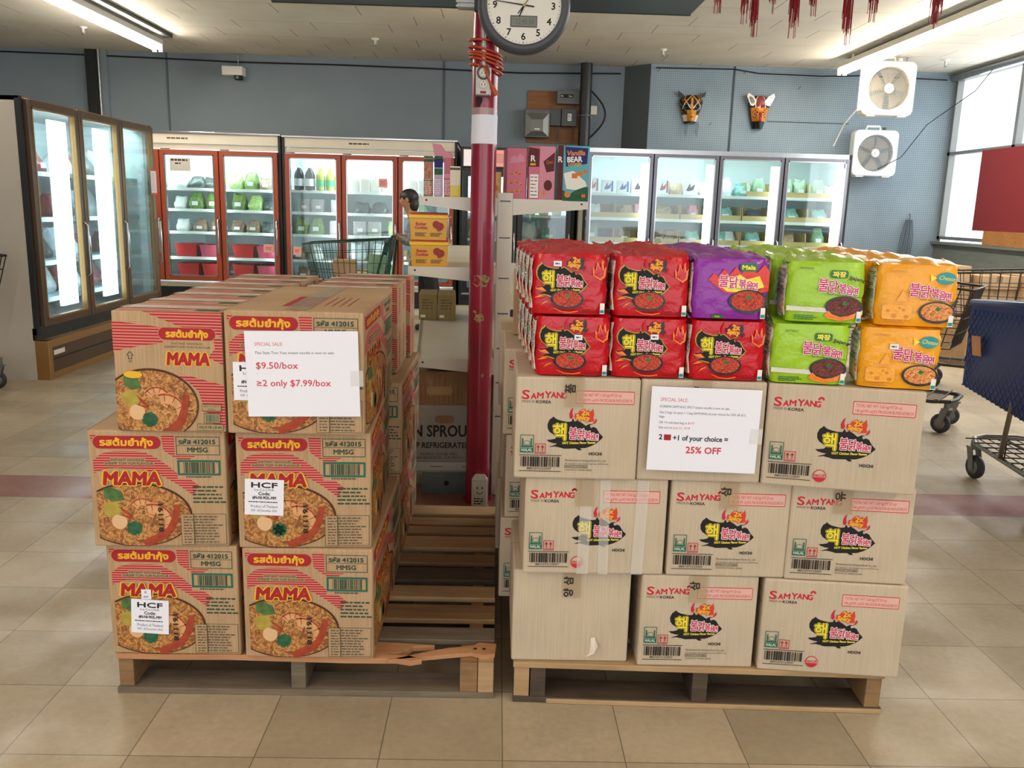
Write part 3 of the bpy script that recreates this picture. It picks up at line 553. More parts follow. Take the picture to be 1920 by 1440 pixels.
def samyang_front(f,long=False):
    w,h=f.w,f.h; sx=.315/.375 if long else 1
    X=lambda a:a/805*w*sx; Y=lambda a:a/680*h
    def n(px,py,d=0):
        u=(px-125)/805
        return ((u*sx+d)*w,(742-py)/680*h)
    nl=lambda px,py:n(px,py); nr=(lambda px,py:n(px,py,.12)) if long else n; ne=(lambda px,py:n(px,py,.145)) if long else n
    L=[('S',170,210,58,50),('A',222,205,36,36),('M',264,205,38,42),('Y',314,205,44,42),('A',350,205,38,34),('N',388,207,38,36),('G',420,208,38,34)]
    for s,px,py,hh,ww in L:
        x,y=nl(px+18,py-4+5*math.sin(px)); f.text(s,x,y,Y(hh),ik_rl,w=X(ww*.94),fat=Y(2.2),rot=-.05)
    x,y=nl(456,148)
    for k in range(5): a=PI*(.1+.2*k); f.ell(x+X(14)*math.cos(a),y+Y(13)*math.sin(a)-Y(4),X(7),Y(8),ik_rl,10)
    x,y=nl(166,232); f.text('MADE IN',x,y,Y(17),ik_dark,'l',w=X(84)); x,y=nl(258,234); f.text('KOREA',x,y,Y(19),ik_dark,'l',w=X(96),fat=Y(1))
    a=ne(512,232);b=ne(893,145); f.pill(*a,*b,Y(8),ik_rl); f.up(); a=ne(516,227);b=ne(889,150); f.pill(*a,*b,Y(5),ik_peach); f.up()
    x,y=ne(530,182); f.text('TOTAL NET WT: 5.60 kg(197.20 oz)',x,y,Y(20),ik_rl,'l',w=X(278)); x,y=ne(530,216); f.text('140 g(4.93 oz)X5 PACKSX8 BUNDLES/BOX',x,y,Y(20),ik_rl,'l',w=X(350))
    hot_logo(f,nr,X,Y); spicy_badge(f,nr,X,Y)
    a=nl(162,566);b=nl(250,446); f.frame(*a,*b,Y(4),ik_teal); a=nl(166,562);b=nl(246,535); f.rect(*a,*b,ik_teal); f.up(); x,y=nl(206,557); f.text('HALAL',x,y,Y(20),ik_white,w=X(70))
    for px in (178,234): a=nl(px-4,520);b=nl(px+4,470); f.rect(*a,*b,ik_teal)
    x,y=nl(206,500); f.ell(x,y,X(22),Y(14),ik_teal); f.up(); f.ell(x,y,X(19),Y(11),card_cream); a=nl(170,530);b=nl(242,518); f.rect(*a,*b,ik_teal)
    a=nl(259,572);b=nl(329,503); f.frame(*a,*b,Y(4),ik_rl); f.up()
    for px in (280,308): a=nl(px-3,555);b=nl(px+3,520); f.rect(*a,*b,ik_rl); f.poly([nl(px-11,530),nl(px+11,530),nl(px,512)],ik_rl)
    a=nl(268,564);b=nl(320,560); f.rect(*a,*b,ik_rl)
    for py in (582,690): a=nl(158,py+2);b=nl(434,py-2); f.rect(*a,*b,ik_dark)
    a=nl(168,660);b=nl(422,592); f.barcode(*a,*b,ik_dark); x,y=nl(290,680); f.text('8801073123007',x,y,Y(15),ik_dark,w=X(160))
    x,y=nr(655,574); f.text('HOCHI',x,y,Y(19),ik_dark,w=X(82),fat=Y(1))
    if long:
        x,y=nl(490,655); f.ell(x,y,X(42),Y(42),ik_rl,30); f.up(); f.ell(x,y,X(37),Y(37),card_cream,30); f.up(); f.ell(x,y,X(37),Y(37),ik_rl,20,0,PI*1.08,PI*1.92); f.text('HACCP',x,y-Y(6),Y(18),ik_rl,w=X(66),fat=Y(1))
    else:
        for t,px,py,ww,hh in (('Manufactured by Samyang Foods Co., Ltd.',458,618,270,13),('104, Opaesan-ro 3-gil, Seongbuk-gu, Seoul, 02737 Korea',458,638,285,9),('PRODUCT OF KOREA',462,660,140,12),('COUNTRY OF ORIGIN: KOREA',458,682,180,10)):
            x,y=nl(px,py); f.text(t,x,y,Y(hh),ik_dark,'l',w=X(ww))
        a=nl(456,664);b=nl(608,644); f.frame(*a,*b,Y(2),ik_dark)
RH=.266
def ramen_mesh(w,d,long,blank=False,m=None):
    m=m or card_cream; mb=MB(); mb.b2(-w/2,0,0,w/2,d,RH,m,.005)
    f=Ink(mb,(-w/2,0,0),(1,0,0),(0,0,1),w,RH)
    if not blank: samyang_front(f,long)
    g=Ink(mb,(-w/2,d,0),(0,-1,0),(0,0,1),d,RH); a,b=(.72*d,.10),(.97*d,.125)
    g.frame(.80*d,.19,.96*d,.225,.002,ik_rl)
    t=Ink(mb,(-w/2,0,RH),(1,0,0),(0,1,0),w,d); t.rect(0,d/2-.0015,w,d/2+.0015,card_brown); return mb.mesh('printed_carton')
RM={'short':ramen_mesh(.315,.375,False),'long':ramen_mesh(.374,.315,True),'blank':ramen_mesh(.318,.375,False,True)}
def ramen_carton(x,y,z,rz,kind,label,hangul=None,tx=0.0):
    t=thing('ramen_carton',label,'carton',(x,y,z),rz,'white ramen cartons with a black flame print'); d={'short':.375,'long':.315,'blank':.375}[kind]; obj('printed_box',RM[kind],t)
    if hangul is not None:
        mb=MB(); mb.b2(-.024,-.0058,RH-.075,.024,-.0050,RH+.0008,tape); mb.b2(-.024,-.0058,RH+.001,.024,d*.9,RH+.0018,tape)
        f=Ink(mb,(-.024,-.0058,RH-.075),(1,0,0),(0,0,1),.048,.075)
        if hangul: 
            for i,ch in enumerate(hangul): f.text(ch,.024,.048-.034*i,.020,ik_dark,rot=PI/2,fat=.0008)
        o=mb.build('packing_tape',t,(tx,0,0))
    return t
S_='%s ramen carton'
ramen_carton(.181,2.145,.1205,0,'blank','plain unprinted ramen carton with a torn paper scrap on its face, front bottom layer','삼양',.0)
c=[o for o in COL.objects if o.name.startswith('ramen_carton')][0]
mb=MB(); mb.add([(0,0,0),(.012,-.010,.004),(.020,-.016,.030),(.012,-.006,.052),(.002,-.002,.048),(-.012,0,-.012)],[(0,1,2,3,4),(0,5,1)],mat('torn_paper','e6dccb',.8)); mb.build('torn_paper_scrap',c,(.055,-.0012,.025))
ramen_carton(.523,2.127,.1205,-.005,'short','ramen carton at the bottom between the plain carton and the wide one','삼',-.005)
ramen_carton(.879,2.100,.1205,-.095,'long','wide ramen carton with a red round stamp at the bottom near the blue cart',None)
ramen_carton(.232,2.122,.388,.012,'long','wide ramen carton above the plain carton, wrapped in clear packing tape','',-.03)
for tx,tw,sk in ((-.045,.030,.004),(.012,.026,-.004),(.10,.030,.006)):
    mb=MB(); mb.add([(0,-.0046,.002),(tw,-.0046,.002),(tw+sk,-.0046,RH-.003),(sk,-.0046,RH-.003)],[(0,1,2,3)],clear_tape); mb.build('clear_tape_strip',[o for o in COL.objects if o.name.startswith('ramen_carton')][-1],(tx,0,0))
ramen_carton(.585,2.121,.388,-.02,'short','ramen carton in the middle of the middle layer below the sale sign','삼',-.005)
ramen_carton(.898,2.100,.388,-.085,'short','ramen carton at the end of the middle layer toward the blue cart','유',-.025)
ramen_carton(.171,2.106,.656,-.004,'short','ramen carton in the top layer under the left red noodle bags','품',-.01)
ramen_carton(.490,2.108,.656,-.03,'blank','ramen carton in the top layer mostly hidden by the 25% off sign','양',-.005)
ramen_carton(.834,2.062,.656,-.195,'long','wide ramen carton in the top layer under the yellow noodle bags',None)
for r,y in enumerate((2.535,2.925)):
    for l in range(3):
        for k in range(3):
            x=.145-.012*r+.33*k+(.012 if l==1 else 0)
            ramen_carton(x,y+(.0),(.1205,.388,.656)[l],0,'short','ramen carton in %s row from the front, %s layer, %s from the left'%(('second','third')[r],('bottom','middle','top')[l],ORD[k]))
def sale2(f,w,h):
    L=w*.085
    f.text('SPECIAL SALE:',L,h*.83,h*.042,p_red,'l',w=w*.25); f.text('KOREAN SAMYANG SPICY instant noodle is now on sale',L,h*.755,h*.028,p_dark,'l',w=w*.63)
    f.text('Get 2 bags 2x spicy + 1 bag SAMYANG of your choice for 25% off all 3',L,h*.685,h*.028,p_dark,'l',w=w*.78); f.text('bags.',L,h*.635,h*.028,p_dark,'l',w=w*.05)
    f.text('OR <3 individual bag at',L,h*.565,h*.028,p_dark,'l',w=w*.255); f.text('$4.97',L+w*.265,h*.565,h*.028,p_red,'l',w=w*.06); f.text('Sale end on',L,h*.505,h*.028,p_dark,'l',w=w*.125); f.text('July 22, 2018',L+w*.135,h*.505,h*.028,p_red,'l',w=w*.15)
    f.text('2',L+w*.01,h*.375,h*.06,p_dark,'l',fat=.0006); f.rect(L+w*.055,h*.365,L+w*.12,h*.435,ik_red); f.text('+1 of your choice =',L+w*.14,h*.37,h*.06,p_dark,'l',w=w*.50,fat=.0006); f.text('25% OFF',w*.51,h*.22,h*.078,p_red2,w=w*.32,fat=.0007)
sheet('sale_sign','white paper sign reading 25% OFF in red taped on a ramen carton',(.352,2.093,.690),-.03,.01,.277,.218,sale2)
tb=thing('noodle_carton','narrow tan noodle carton standing on end behind the stacked red noodle bags','carton',(.165,2.80,.925),-.05)
mb=MB(); mb.b2(-.15,0,0,.15,.36,.215,card_tan,.004); f=Ink(mb,(-.15,.36,0),(0,-1,0),(0,0,1),.36,.215); f.rect(.05,.15,.14,.165,ik_red); f.stripes([(.18,.13),(.32,.13),(.32,.20),(.18,.20)],ik_red,.018,.005); f.ell(.18,.08,.10,.05,ik_rim); f.up(); f.ell(.18,.08,.09,.043,noodle_ink); mb.build('printed_box',tb)

# ---------------------------------------------------------------- five-pack noodle bags
def foil(name,c,r=.22):
    m=mat(name,c,.2,var=.10,vscale=9,bump=.5,bscale=24,spec=.3,coat=.08); return m
def fi(name,c): return mat('bagprint_'+name,c,.25,bump=.5,bscale=24,spec=.28,coat=.06)
f_red=foil('red_film','c00e1c'); f_pur=foil('purple_film','8a2a9c'); f_grn=foil('lime_film','9cc526'); f_yel=foil('amber_film','f0a318')
b_white=fi('white','ece6dc'); b_black=fi('black','151316'); b_mag=fi('magenta','c4246a'); b_yel=fi('yellow','f2dc3c'); b_ora=fi('orange','ee7c24'); b_fire=fi('flame','d8341e'); b_teal=fi('teal','1f8f94'); b_green=fi('green','1c6b2c'); b_grey=fi('grey','75716a'); b_blue=fi('pale_blue','a9cfd8'); b_cheese=fi('cheese','f2a83a'); b_hole=fi('cheese_hole','d9852a'); b_pan=fi('pan','232226'); b_dred=fi('dark_red','7d0c14'); b_gold=fi('gold','b98a2e'); b_pan2=fi('label','d8d2c6')
BW,BD,BH=.190,.106,.148
def bagpoint(u,v):  # front bulge over the face
    e=lambda t:min(1,min(t,1-t)/.10); return .010*(math.sin(min(1,e(u))*PI/2)*math.sin(min(1,e(v))*PI/2))
def noodle_bag_mesh(kind,seed):
    R=random.Random(seed); mb=MB(); w,d,h=BW,BD,BH; film={'red':f_red,'purple':f_pur,'green':f_grn,'yellow':f_yel}[kind]
    ph=[R.uniform(0,6) for _ in range(6)]
    def rough(a,b): return .0016*math.sin(a*31+ph[0]+b*11)+.0012*math.sin(b*43+ph[1]-a*17)
    def fr(u,v):
        return (-w/2+u*w+.0025*math.sin(v*9+ph[2])*(1-abs(2*u-1)), -bagpoint(u,v)+.010, v*h)
    def ring(v):   # body cross section, front already at y~0
        return v
    # closed body: superellipse loft
    NU,NV=28,12
    def body(u,v):
        t=2*PI*u; c,s=math.cos(t),math.sin(t); k=.30
        x=math.copysign(abs(c)**k,c)*w/2; y=math.copysign(abs(s)**k,s)*d/2
        z=v*h; q=1-.06*(abs(2*v-1)**6); return (x*q+rough(v*2,u*3),y*q+d/2+rough(u*4,v*2),z)
    mb.grid(body,NU,NV,film)
    for z,s in ((0,1),(h,-1)):
        ringp=[body(i/NU,0 if z==0 else 1) for i in range(NU)]; mb.add(ringp,[list(range(NU))],film)
    # crimped top seal folded toward the back, bottom seal
    n=16
    def seal(u,v):
        x=-w/2*1.02+u*w*1.04; wv=.0035*math.sin(u*14+ph[3])+.003*math.sin(u*33+ph[4])
        return (x,.028+v*.058+wv,h-.004+v*.020*(1-.5*v)+wv*2*v)
    mb.grid(seal,n,3,film); mb.grid(lambda u,v:(lambda p:(p[0],p[1]+.001,p[2]-.0015))(seal(u,v)),n,3,film)
    def fold(u,v): return (-w/2*.97+u*w*.97,.012+v*.075+.002*math.sin(u*12+ph[5]),h-.003+(.016+.006*math.sin(u*5+ph[1]))*v**.7+.0015*math.sin(u*25+ph[0]))
    mb.grid(fold,n,3,film)
    wf=lambda u,v:bagpoint(u,v)*.16+.0025
    f=Ink(mb,(-w/2,0,0),(1,0,0),(0,0,1),w,h,.00015,wf)
    X=lambda a:a*w; Y=lambda a:a*h; n2=lambda u,v:(u*w,(1-v)*h); L=lambda p:[n2(*q) for q in p]
    def bowlp(cx,cy,rx,ry,ink,rim=b_pan):
        x,y=n2(cx,cy); f.up(); f.ell(x,y,X(rx),Y(ry),rim,36); f.up(); f.ell(x,y+Y(ry*.05),X(rx*.87),Y(ry*.82),ink,36); f.up(); f.poly(L([(cx-.03,cy-ry*.25),(cx,cy-ry*.55),(cx+.05,cy-ry*.35),(cx+.02,cy-ry*.12)]),b_green); f.up()
    def word(px,py,sz,out,ink,dr=.02):
        for i,(s,dx,k) in enumerate((('불',0,1),('닭',.13,.92),('볶',.245,.78),('음',.335,.66),('면',.405,.60))):
            x,y=n2(px+dx,py+dr*i*.5); f.text(s,x,y,Y(sz*k),out,fat=Y(.013),w=X(.118*k)); f.up(); f.text(s,x,y,Y(sz*k),ink,fat=Y(.004),w=X(.118*k)); f.k-=1
        f.up()
    if kind=='red':
        nn=lambda px,py:n2((px-330)/560+.06,(py-384)/400+.32); XX=lambda a:X(a/560); YY=lambda a:Y(a/400)
        [(f.poly(L(q),b_ora),f.up(),f.poly([(a[0]*.25+.75*b[0],a[1]*.25+.75*b[1]) for a,b in zip([n2(.87,.30)]*len(q),L(q))],f_red),f.up()) for q in ([(.80,.34),(.79,.20),(.83,.26),(.85,.10),(.89,.22),(.92,.08),(.94,.24),(.97,.18),(.96,.36),(.90,.42)],)]
        hot_logo(f,nn,XX,YY,b_white,b_gold); f.up(); spicy_badge(f,lambda px,py:nn(px+40,py+2),XX,YY,b_black)
        f.ribbon(L([(.30,.90),(.40,.955),(.52,.965),(.62,.94)]),Y(.01),Y(.02),b_ora); bowlp(.47,.745,.215,.165,ramen_ink)
        for q in ([(.12,.60),(.06,.57),(.14,.55),(.2,.62)],[(.10,.72),(.04,.73),(.12,.68),(.18,.70)],[(.16,.8),(.12,.86),(.2,.8),(.24,.76)]): f.poly(L(q),b_ora)
        f.greek(*n2(.62,.965),*n2(.95,.925),2,b_dred,seed)
    elif kind=='purple':
        f.poly(L([(.20,.35),(.27,.24),(.32,.31),(.40,.16),(.47,.27),(.55,.13),(.62,.24),(.72,.10),(.82,.22),(.92,.08),(.99,.2),(.99,.52),(.7,.6),(.4,.55)]),b_fire); f.up(); f.poly(L([(.33,.42),(.42,.28),(.52,.34),(.60,.25),(.7,.33),(.86,.27),(.93,.45),(.7,.55),(.45,.54)]),b_yel); f.up()
        word(.40,.45,.155,b_white,b_mag); x,y=n2(.68,.50); f.text('HOT Chicken Flavor Ramen',x,y,Y(.028),b_dred,w=X(.42)); a=n2(.60,.20);b=n2(.83,.06); f.pill(*a,*b,Y(.06),b_green); f.up(); x,y=n2(.715,.165); f.text('Mala',x,y,Y(.07),b_yel,fat=Y(.004),w=X(.17))
        bowlp(.73,.70,.25,.20,ramen_ink); a=n2(.27,.99);b=n2(.42,.93); f.pill(*a,*b,Y(.02),b_green); f.up(); x,y=n2(.345,.975); f.text('Mala',x,y,Y(.03),b_yel)
    elif kind=='green':
        f.poly(L([(.02,.74),(.98,.78),(.98,.85),(.02,.82)]),b_pan2); f.up(); a=n2(.54,.26);b=n2(.76,.13); f.pill(*a,*b,Y(.04),b_green); f.up(); x,y=n2(.65,.235); f.text('짜장',x,y,Y(.07),b_yel,fat=Y(.005),w=X(.16)); x,y=n2(.87,.29); f.text('Jjajang',x,y,Y(.055),b_black,w=X(.2),rot=-.2,fat=Y(.002))
        word(.46,.47,.17,b_white,b_mag,.03); x,y=n2(.74,.56); f.text('HOT Chicken Flavor Ramen',x,y,Y(.03),b_black,w=X(.42),rot=-.06); bowlp(.74,.73,.235,.175,jjajang_ink); f.poly(L([(.55,.80),(.60,.86),(.7,.9),(.8,.88),(.9,.82),(.88,.92),(.7,.97),(.55,.93),(.5,.88)]),b_ora); f.greek(*n2(.12,.97),*n2(.42,.88),3,b_green,seed); x,y=n2(.24,.13); f.text('SAMYANG',x,y,Y(.04),b_green,w=X(.17))
    else:
        a=n2(.10,.90);b=n2(.46,.66); f.pill(*a,*b,Y(.05),b_cheese); f.up()
        for cx,cy,r in ((.17,.76,.025),(.25,.84,.035),(.36,.74,.025),(.40,.85,.03),(.31,.71,.018)): x,y=n2(cx,cy); f.ell(x,y,X(r),Y(r*1.1),b_hole,16)
        f.poly(L([(.26,.60),(.34,.40),(.40,.60)]),b_cheese); x,y=n2(.83,.20); f.ell(x,y,X(.115),Y(.10),b_teal); f.up(); f.text('Cheese',x,y-Y(.03),Y(.07),b_yel,w=X(.19),shear=.3,rot=-.1); f.poly(L([(.64,.14),(.72,.20),(.65,.26)]),b_yel)
        word(.47,.49,.17,b_white,b_mag,.03); x,y=n2(.76,.58); f.text('HOT Chicken Flavor Ramen',x,y,Y(.03),b_black,w=X(.42),rot=-.04); bowlp(.76,.76,.22,.18,cheese_ramen_ink); f.ribbon(L([(.92,.66),(.99,.55)]),Y(.04),Y(.05),b_pan); x,y=n2(.26,.13); f.text('SAMYANG',x,y,Y(.04),b_gold,w=X(.19)); f.greek(*n2(.10,.97),*n2(.4,.91),2,b_hole,seed)
    if kind!='purple':
        pass
    a=n2(.905,.98);b=n2(.965,.80); f.up(); f.rect(*a,*b,b_white); f.up(); f.rect(a[0]+.001,a[1]+.002,b[0]-.001,a[1]+.010,b_teal)
    # nutrition table printed on the side gusset and round the front corner
    def lab(u0,u1,v0,v1,off,m,nu=8,nv=6):
        def q(a,b):
            x,y,z=body(u0+(u1-u0)*a,v0+(v1-v0)*b); k=1+off/.09; return (x*k,(y-d/2)*k+d/2,z)
        mb.grid(q,nu,nv,m)
    lab(.43,.585,.09,.92,.0030,b_pan2)
    for i in range(13): lab(.445,.57-.012*R.random(),.42+.036*i,.435+.036*i,.0036,b_grey,5,1)
    for i in range(3): lab(.50+.015*(i%2),.55+.015*(i%2),.16+.075*i,.22+.075*i,.0036,b_ora,4,1)
    lab(.445,.56,.105,.125,.0036,b_grey,5,1)
    return mb.mesh('printed_bag')
BM={k:[noodle_bag_mesh(k,11*i+len(k)) for i in range(2)] for k in ('red','purple','green','yellow')}
price=MB(); price.b2(0,0,0,.020,.0006,.013,paper); f=Ink(price,(0,0,0),(1,0,0),(0,0,1),.020,.013); f.greek(.004,.004,.016,.009,1,ik_grey,3,.8); price=price.mesh('price_label')
KN={'red':'red','purple':'purple','green':'lime green','yellow':'amber yellow'}
def noodle_bag(kind,x,y,z,rz,label,i,tilt=0,pl=None,grp='five-pack noodle bags stacked on the ramen cartons'):
    t=thing('noodle_bag',label,'noodle bag',(x,y,z),(tilt,0,rz),grp); o=obj('printed_pouch',BM[kind][i%2],t)
    if pl: obj('price_label',price,t,(pl[0]*BW-BW/2,-.0062,pl[1]*BH))
    return t
ZT=.9255
bx=[.152,.346,.541,.741,.950]; bot=['red','red','red','green','yellow']; top=['red','red','purple','green','yellow']
yaw=[0,-.01,-.03,-.13,-.20]; byf=[2.118,2.115,2.105,2.085,2.050]
NM={0:'above the first ramen carton',1:'second from the shelf post',2:'in the middle column',3:'beside the yellow bags',4:'at the blue cart end'}
PLB={0:(.52,.62),1:(.5,.66),4:(.36,.66)}; PLT={0:(.28,.80)}
SP=.121
for c in range(5):
    for r in range(5):
        k=(1,.35,.1,0,0)[r]; dy=r*SP+(.02 if r and c>2 else 0)
        if r==0 or c==0:
            noodle_bag(bot[c],bx[c]-.006*r,byf[c]+dy,ZT,yaw[c]*k,'%s bag in the lower layer, %s'%(KN[bot[c]],('front row, '+NM[c]) if r==0 else 'left column, %s from the front'%ORD[r]),c+r,0,PLB.get(c) if r==0 else None)
        noodle_bag(top[c],bx[c]+(-.012 if c==0 else -.002 if c<3 else .028)-(.006 if c==0 else 0)*r,byf[c]+.010+dy,ZT+BH+.006,yaw[c]*k+.004*((c*3+r)%3-1),'%s bag in the top layer, %s, %s'%(KN[top[c]],('front row' if r==0 else '%s row back'%ORD[r]),NM[c]),c+r+1,-.03 if r==0 else 0,PLT.get(c) if r==0 else None)
# ---------------------------------------------------------------- red steel pole and what hangs on it
pole_red=mat('pole_red_paint','8e1230',.28,var=.12,vscale=6,coat=.3); chip=mat('chipped_primer','93835a',.8,var=.35,vscale=40); orange_cord=mat('orange_cord','b4441f',.45); outlet_m=mat('outlet_steel','a9a7a2',.4,.5); ivory=mat('ivory_plastic','e4dfd2',.4); char=mat('charcoal_plastic','474a4e',.45); dark_patch=mat('dark_patch','2a1a20',.8)
PX,PY,PR=-.108,3.785,.054
pole=thing('support_pole','red painted steel support pole with chipped paint between the two pallets','pole',(PX,PY,0))
mb=MB(); mb.cyl((0,0,0),(0,0,3.15),PR,pole_red,40,caps=False)
def patch(mb,z,a,rz,ra,m,seed,r=PR+.0008,n=18):
    R=random.Random(seed); P=[]
    for i in range(n): t=2*PI*i/n; q=R.uniform(.65,1.1); P.append((a+ra*q*math.cos(t),z+rz*q*math.sin(t)))
    c=(a,z); vs=[(r*math.sin(c[0]),-r*math.cos(c[0]),c[1])]+[(r*math.sin(p),-r*math.cos(p),q) for p,q in P]; mb.add(vs,[(0,1+i,1+(i+1)%n) for i in range(n)],m,True)
for z,a,rz,ra,s in ((1.02,0,.030,.85,1),(1.03,.3,.018,.4,2),(.86,-.1,.022,.45,3),(.885,-.5,.008,.2,4),(.60,.25,.010,.15,5),(1.325,-.3,.004,.05,6),(1.315,.1,.004,.05,7)): patch(mb,z,a,rz,ra,chip,s)
patch(mb,1.77,-.45,.03,.35,dark_patch,9)  # dark patch just below the outlet box
mb.build('pipe',pole)
mb=MB(); mb.cyl((0,0,0),(0,0,.012),.066,pole_red,24); mb.build('base_flange',pole)
mb=MB(); mb.tube([(-.012,-.062,3.14),(-.012,-.062,2.3),(-.006,-.062,1.90)],.009,outlet_m,8); mb.build('conduit',pole)
mb=MB(); 
mb.grid(lambda u,v:((PR+.0012+.0006*math.sin(9*u+5*v))*math.sin(-1.75+3.5*u),-(PR+.0012+.0006*math.sin(9*u+5*v))*math.cos(-1.75+3.5*u),1.597+.118*v),24,4,paper)
o=mb.build('paper_wrap',None,(PX,PY,0)); tag(o,'blank white paper taped around the red pole above eye level','paper')
mb=MB(); mb.grid(lambda u,v:((PR+.001)*math.sin(-1.6+3.2*u),-(PR+.001)*math.cos(-1.6+3.2*u),1.715+.028*v),20,1,clear_tape); tag(mb.build('tape_band',None,(PX,PY,0)),'band of clear tape on the red pole just above the paper','tape')
# outlet box
t=thing('outlet_box','grey steel box with two ivory power sockets on the red pole','outlet box',(PX-.006,PY-.053,1.785),0)
mb=MB(); mb.b2(-.031,-.045,0,.031,.008,.112,outlet_m,.005); mb.b2(-.012,-.047,.008,.012,-.044,.017,ik_red); mb.build('housing',t)
for z in (.088,.043):
    mb=MB(); mb.lathe([(0,0),(.019,0),(.019,.003),(0,.003)],ivory,24,Matrix.Translation((0,-.0450,z))@Matrix.Rotation(PI/2,4,'X'))
    for x,w in ((-.006,.0025),(.006,.003)): mb.b2(x-w/2,-.0487,z-.005,x+w/2,-.048,z+.004,ik_dark)
    mb.cyl((0,-.0487,z+.009),(0,-.048,z+.009),.0022,ik_dark,8); mb.build('socket',t)
mb=MB(); mb.lathe([(.020,0),(.027,0),(.027,.004),(.020,.004)],char,24,Matrix.Translation((0,-.0452,.088))@Matrix.Rotation(PI/2,4,'X')); mb.build('socket_ring',t)
# orange cord wound round the pole
P=[]
for k,(z,sl) in enumerate(((2.015,.0),(1.975,.03),(1.958,.02),(1.945,.03),(1.93,.035),(1.905,.03))):
    for i in range(24): a=2*PI*i/24; P.append(((PR+.014+.003*math.sin(a+k))*math.sin(a-PI*.6),-(PR+.016)*math.cos(a-PI*.6),z-sl*.5*math.sin(a-PI*.6)-(.028 if k==0 else .014)*i/24))
P+=[(-.02,-.078,1.90),(0,-.105,1.895),(.012,-.108,1.86),(.028,-.10,1.82)]
t=thing('extension_cord','orange extension cord coiled around the red pole under the clock','cord',(PX,PY,0)); mb=MB(); mb.tube(P,.0055,orange_cord,8); mb.build('cable',t)
mb=MB(); mb.tube([(.028,-.10,1.825),(.040,-.098,1.80),(.047,-.096,1.785)],.010,orange_cord,10,rs=[.008,.012,.011]); mb.build('plug',t)
# wall clock
clk=thing('wall_clock','round wall clock with grey rim and small digital display on the red pole','clock',(.044,3.70,2.131)); CR=.186; dial_m=mat('clock_dial','ece8dd',.35)
RX=Matrix.Rotation(PI/2,4,'X')
mb=MB(); mb.lathe([(CR*.80,.046),(CR*.83,.05),(CR*.93,.046),(CR,.03),(CR,0),(0,0)],char,72,RX); mb.build('rim',clk)
mb=MB(); f=Ink(mb,(-CR,-.040,-CR),(1,0,0),(0,0,1),2*CR,2*CR); f.ell(CR,CR,CR*.825,CR*.825,dial_m,72); f.up()
for i in range(60):
    a=2*PI*i/60; r0,r1=(CR*.745,CR*.775); w=.0035 if i%5==0 else .0013; dx,dy=math.sin(a),math.cos(a); f.ribbon([(CR+r0*dx,CR+r0*dy),(CR+r1*dx,CR+r1*dy)],w,w,ik_black)
for i in range(1,13): a=2*PI*i/12; f.text(str(i),CR+CR*.63*math.sin(a),CR+CR*.63*math.cos(a)-.013,.026,ik_black,fat=.0009)
mb.build('dial',clk)
mb=MB(); mb.b2(-.054,-.0425,-.083,.054,-.0405,-.039,char,.001); f=Ink(mb,(-.050,-.0426,-.079),(1,0,0),(0,0,1),.10,.036); f.rect(0,0,.10,.036,mat('lcd_grey','7d8378',.2)); f.up(); f.text('12:45:50',.056,.007,.021,mat('lcd_digit','4c5249',.4),w=.070); mb.build('digital_display',clk)
for nm,a,l,bk,w in (('hour_hand',203,.048,.0,.007),('minute_hand',277,.115,.04,.0055),('second_hand',37,.12,.04,.0035)):
    mb=MB(); ar=math.radians(a); dx,dz=math.sin(ar),math.cos(ar); y=-.0445-(.001 if nm!='hour_hand' else 0)
    px,pz=dz*w/2,-dx*w/2; mb.add([(-dx*bk-px,y,-dz*bk-pz),(-dx*bk+px,y,-dz*bk+pz),(dx*l+px*.5,y,dz*l+pz*.5),(dx*l-px*.5,y,dz*l-pz*.5)],[(0,1,2,3)],ik_black); mb.build(nm,clk)
mb=MB(); mb.cyl((0,-.041,0),(0,-.049,0),.006,mat('brass','b58f45',.3,.9),16); mb.build('hub',clk)
t=thing('pipe_clamp','rusty pipe clamp bolted on the red pole left of the clock','clamp',(PX-.07,PY-.02,2.13)); mb=MB(); mb.b2(-.05,-.02,0,.03,.02,.05,steel,.004)
for z in (.008,.025,.042): mb.b2(-.055,-.03,z-.004,.02,-.02,z+.004,outlet_m)
mb.build('clamp_jaw',t); mb=MB(); mb.b2(.02,-.03,-.01,.06,.03,.06,dark_steel,.003); mb.build('clamp_plate',t)
t=thing('paper_bag','small pale paper bag with a smiling face leaning on the pole base','bag',(PX+.012,PY-.085,.0)); mb=MB(); mb.b2(-.036,-.02,0,.036,.02,.13,card_white,.006); mb.add([(-.036,-.02,.13),(.036,-.02,.13),(.02,0,.155),(-.02,0,.155),(.036,.02,.13),(-.036,.02,.13)],[(0,1,2,3),(1,4,2),(4,5,3,2),(5,0,3)],card_white)
f=Ink(mb,(-.036,-.02,0),(1,0,0),(0,0,1),.072,.13); f.ell(.026,.095,.003,.006,ik_dark,10); f.ell(.048,.095,.003,.006,ik_dark,10); f.ribbon([(.022+.005*i,.078-.012*math.sin(PI*i/6)) for i in range(7)],.003,.003,ik_dark); f.greek(.012,.015,.06,.05,3,ik_dark,4,.5); mb.build('sack',t)

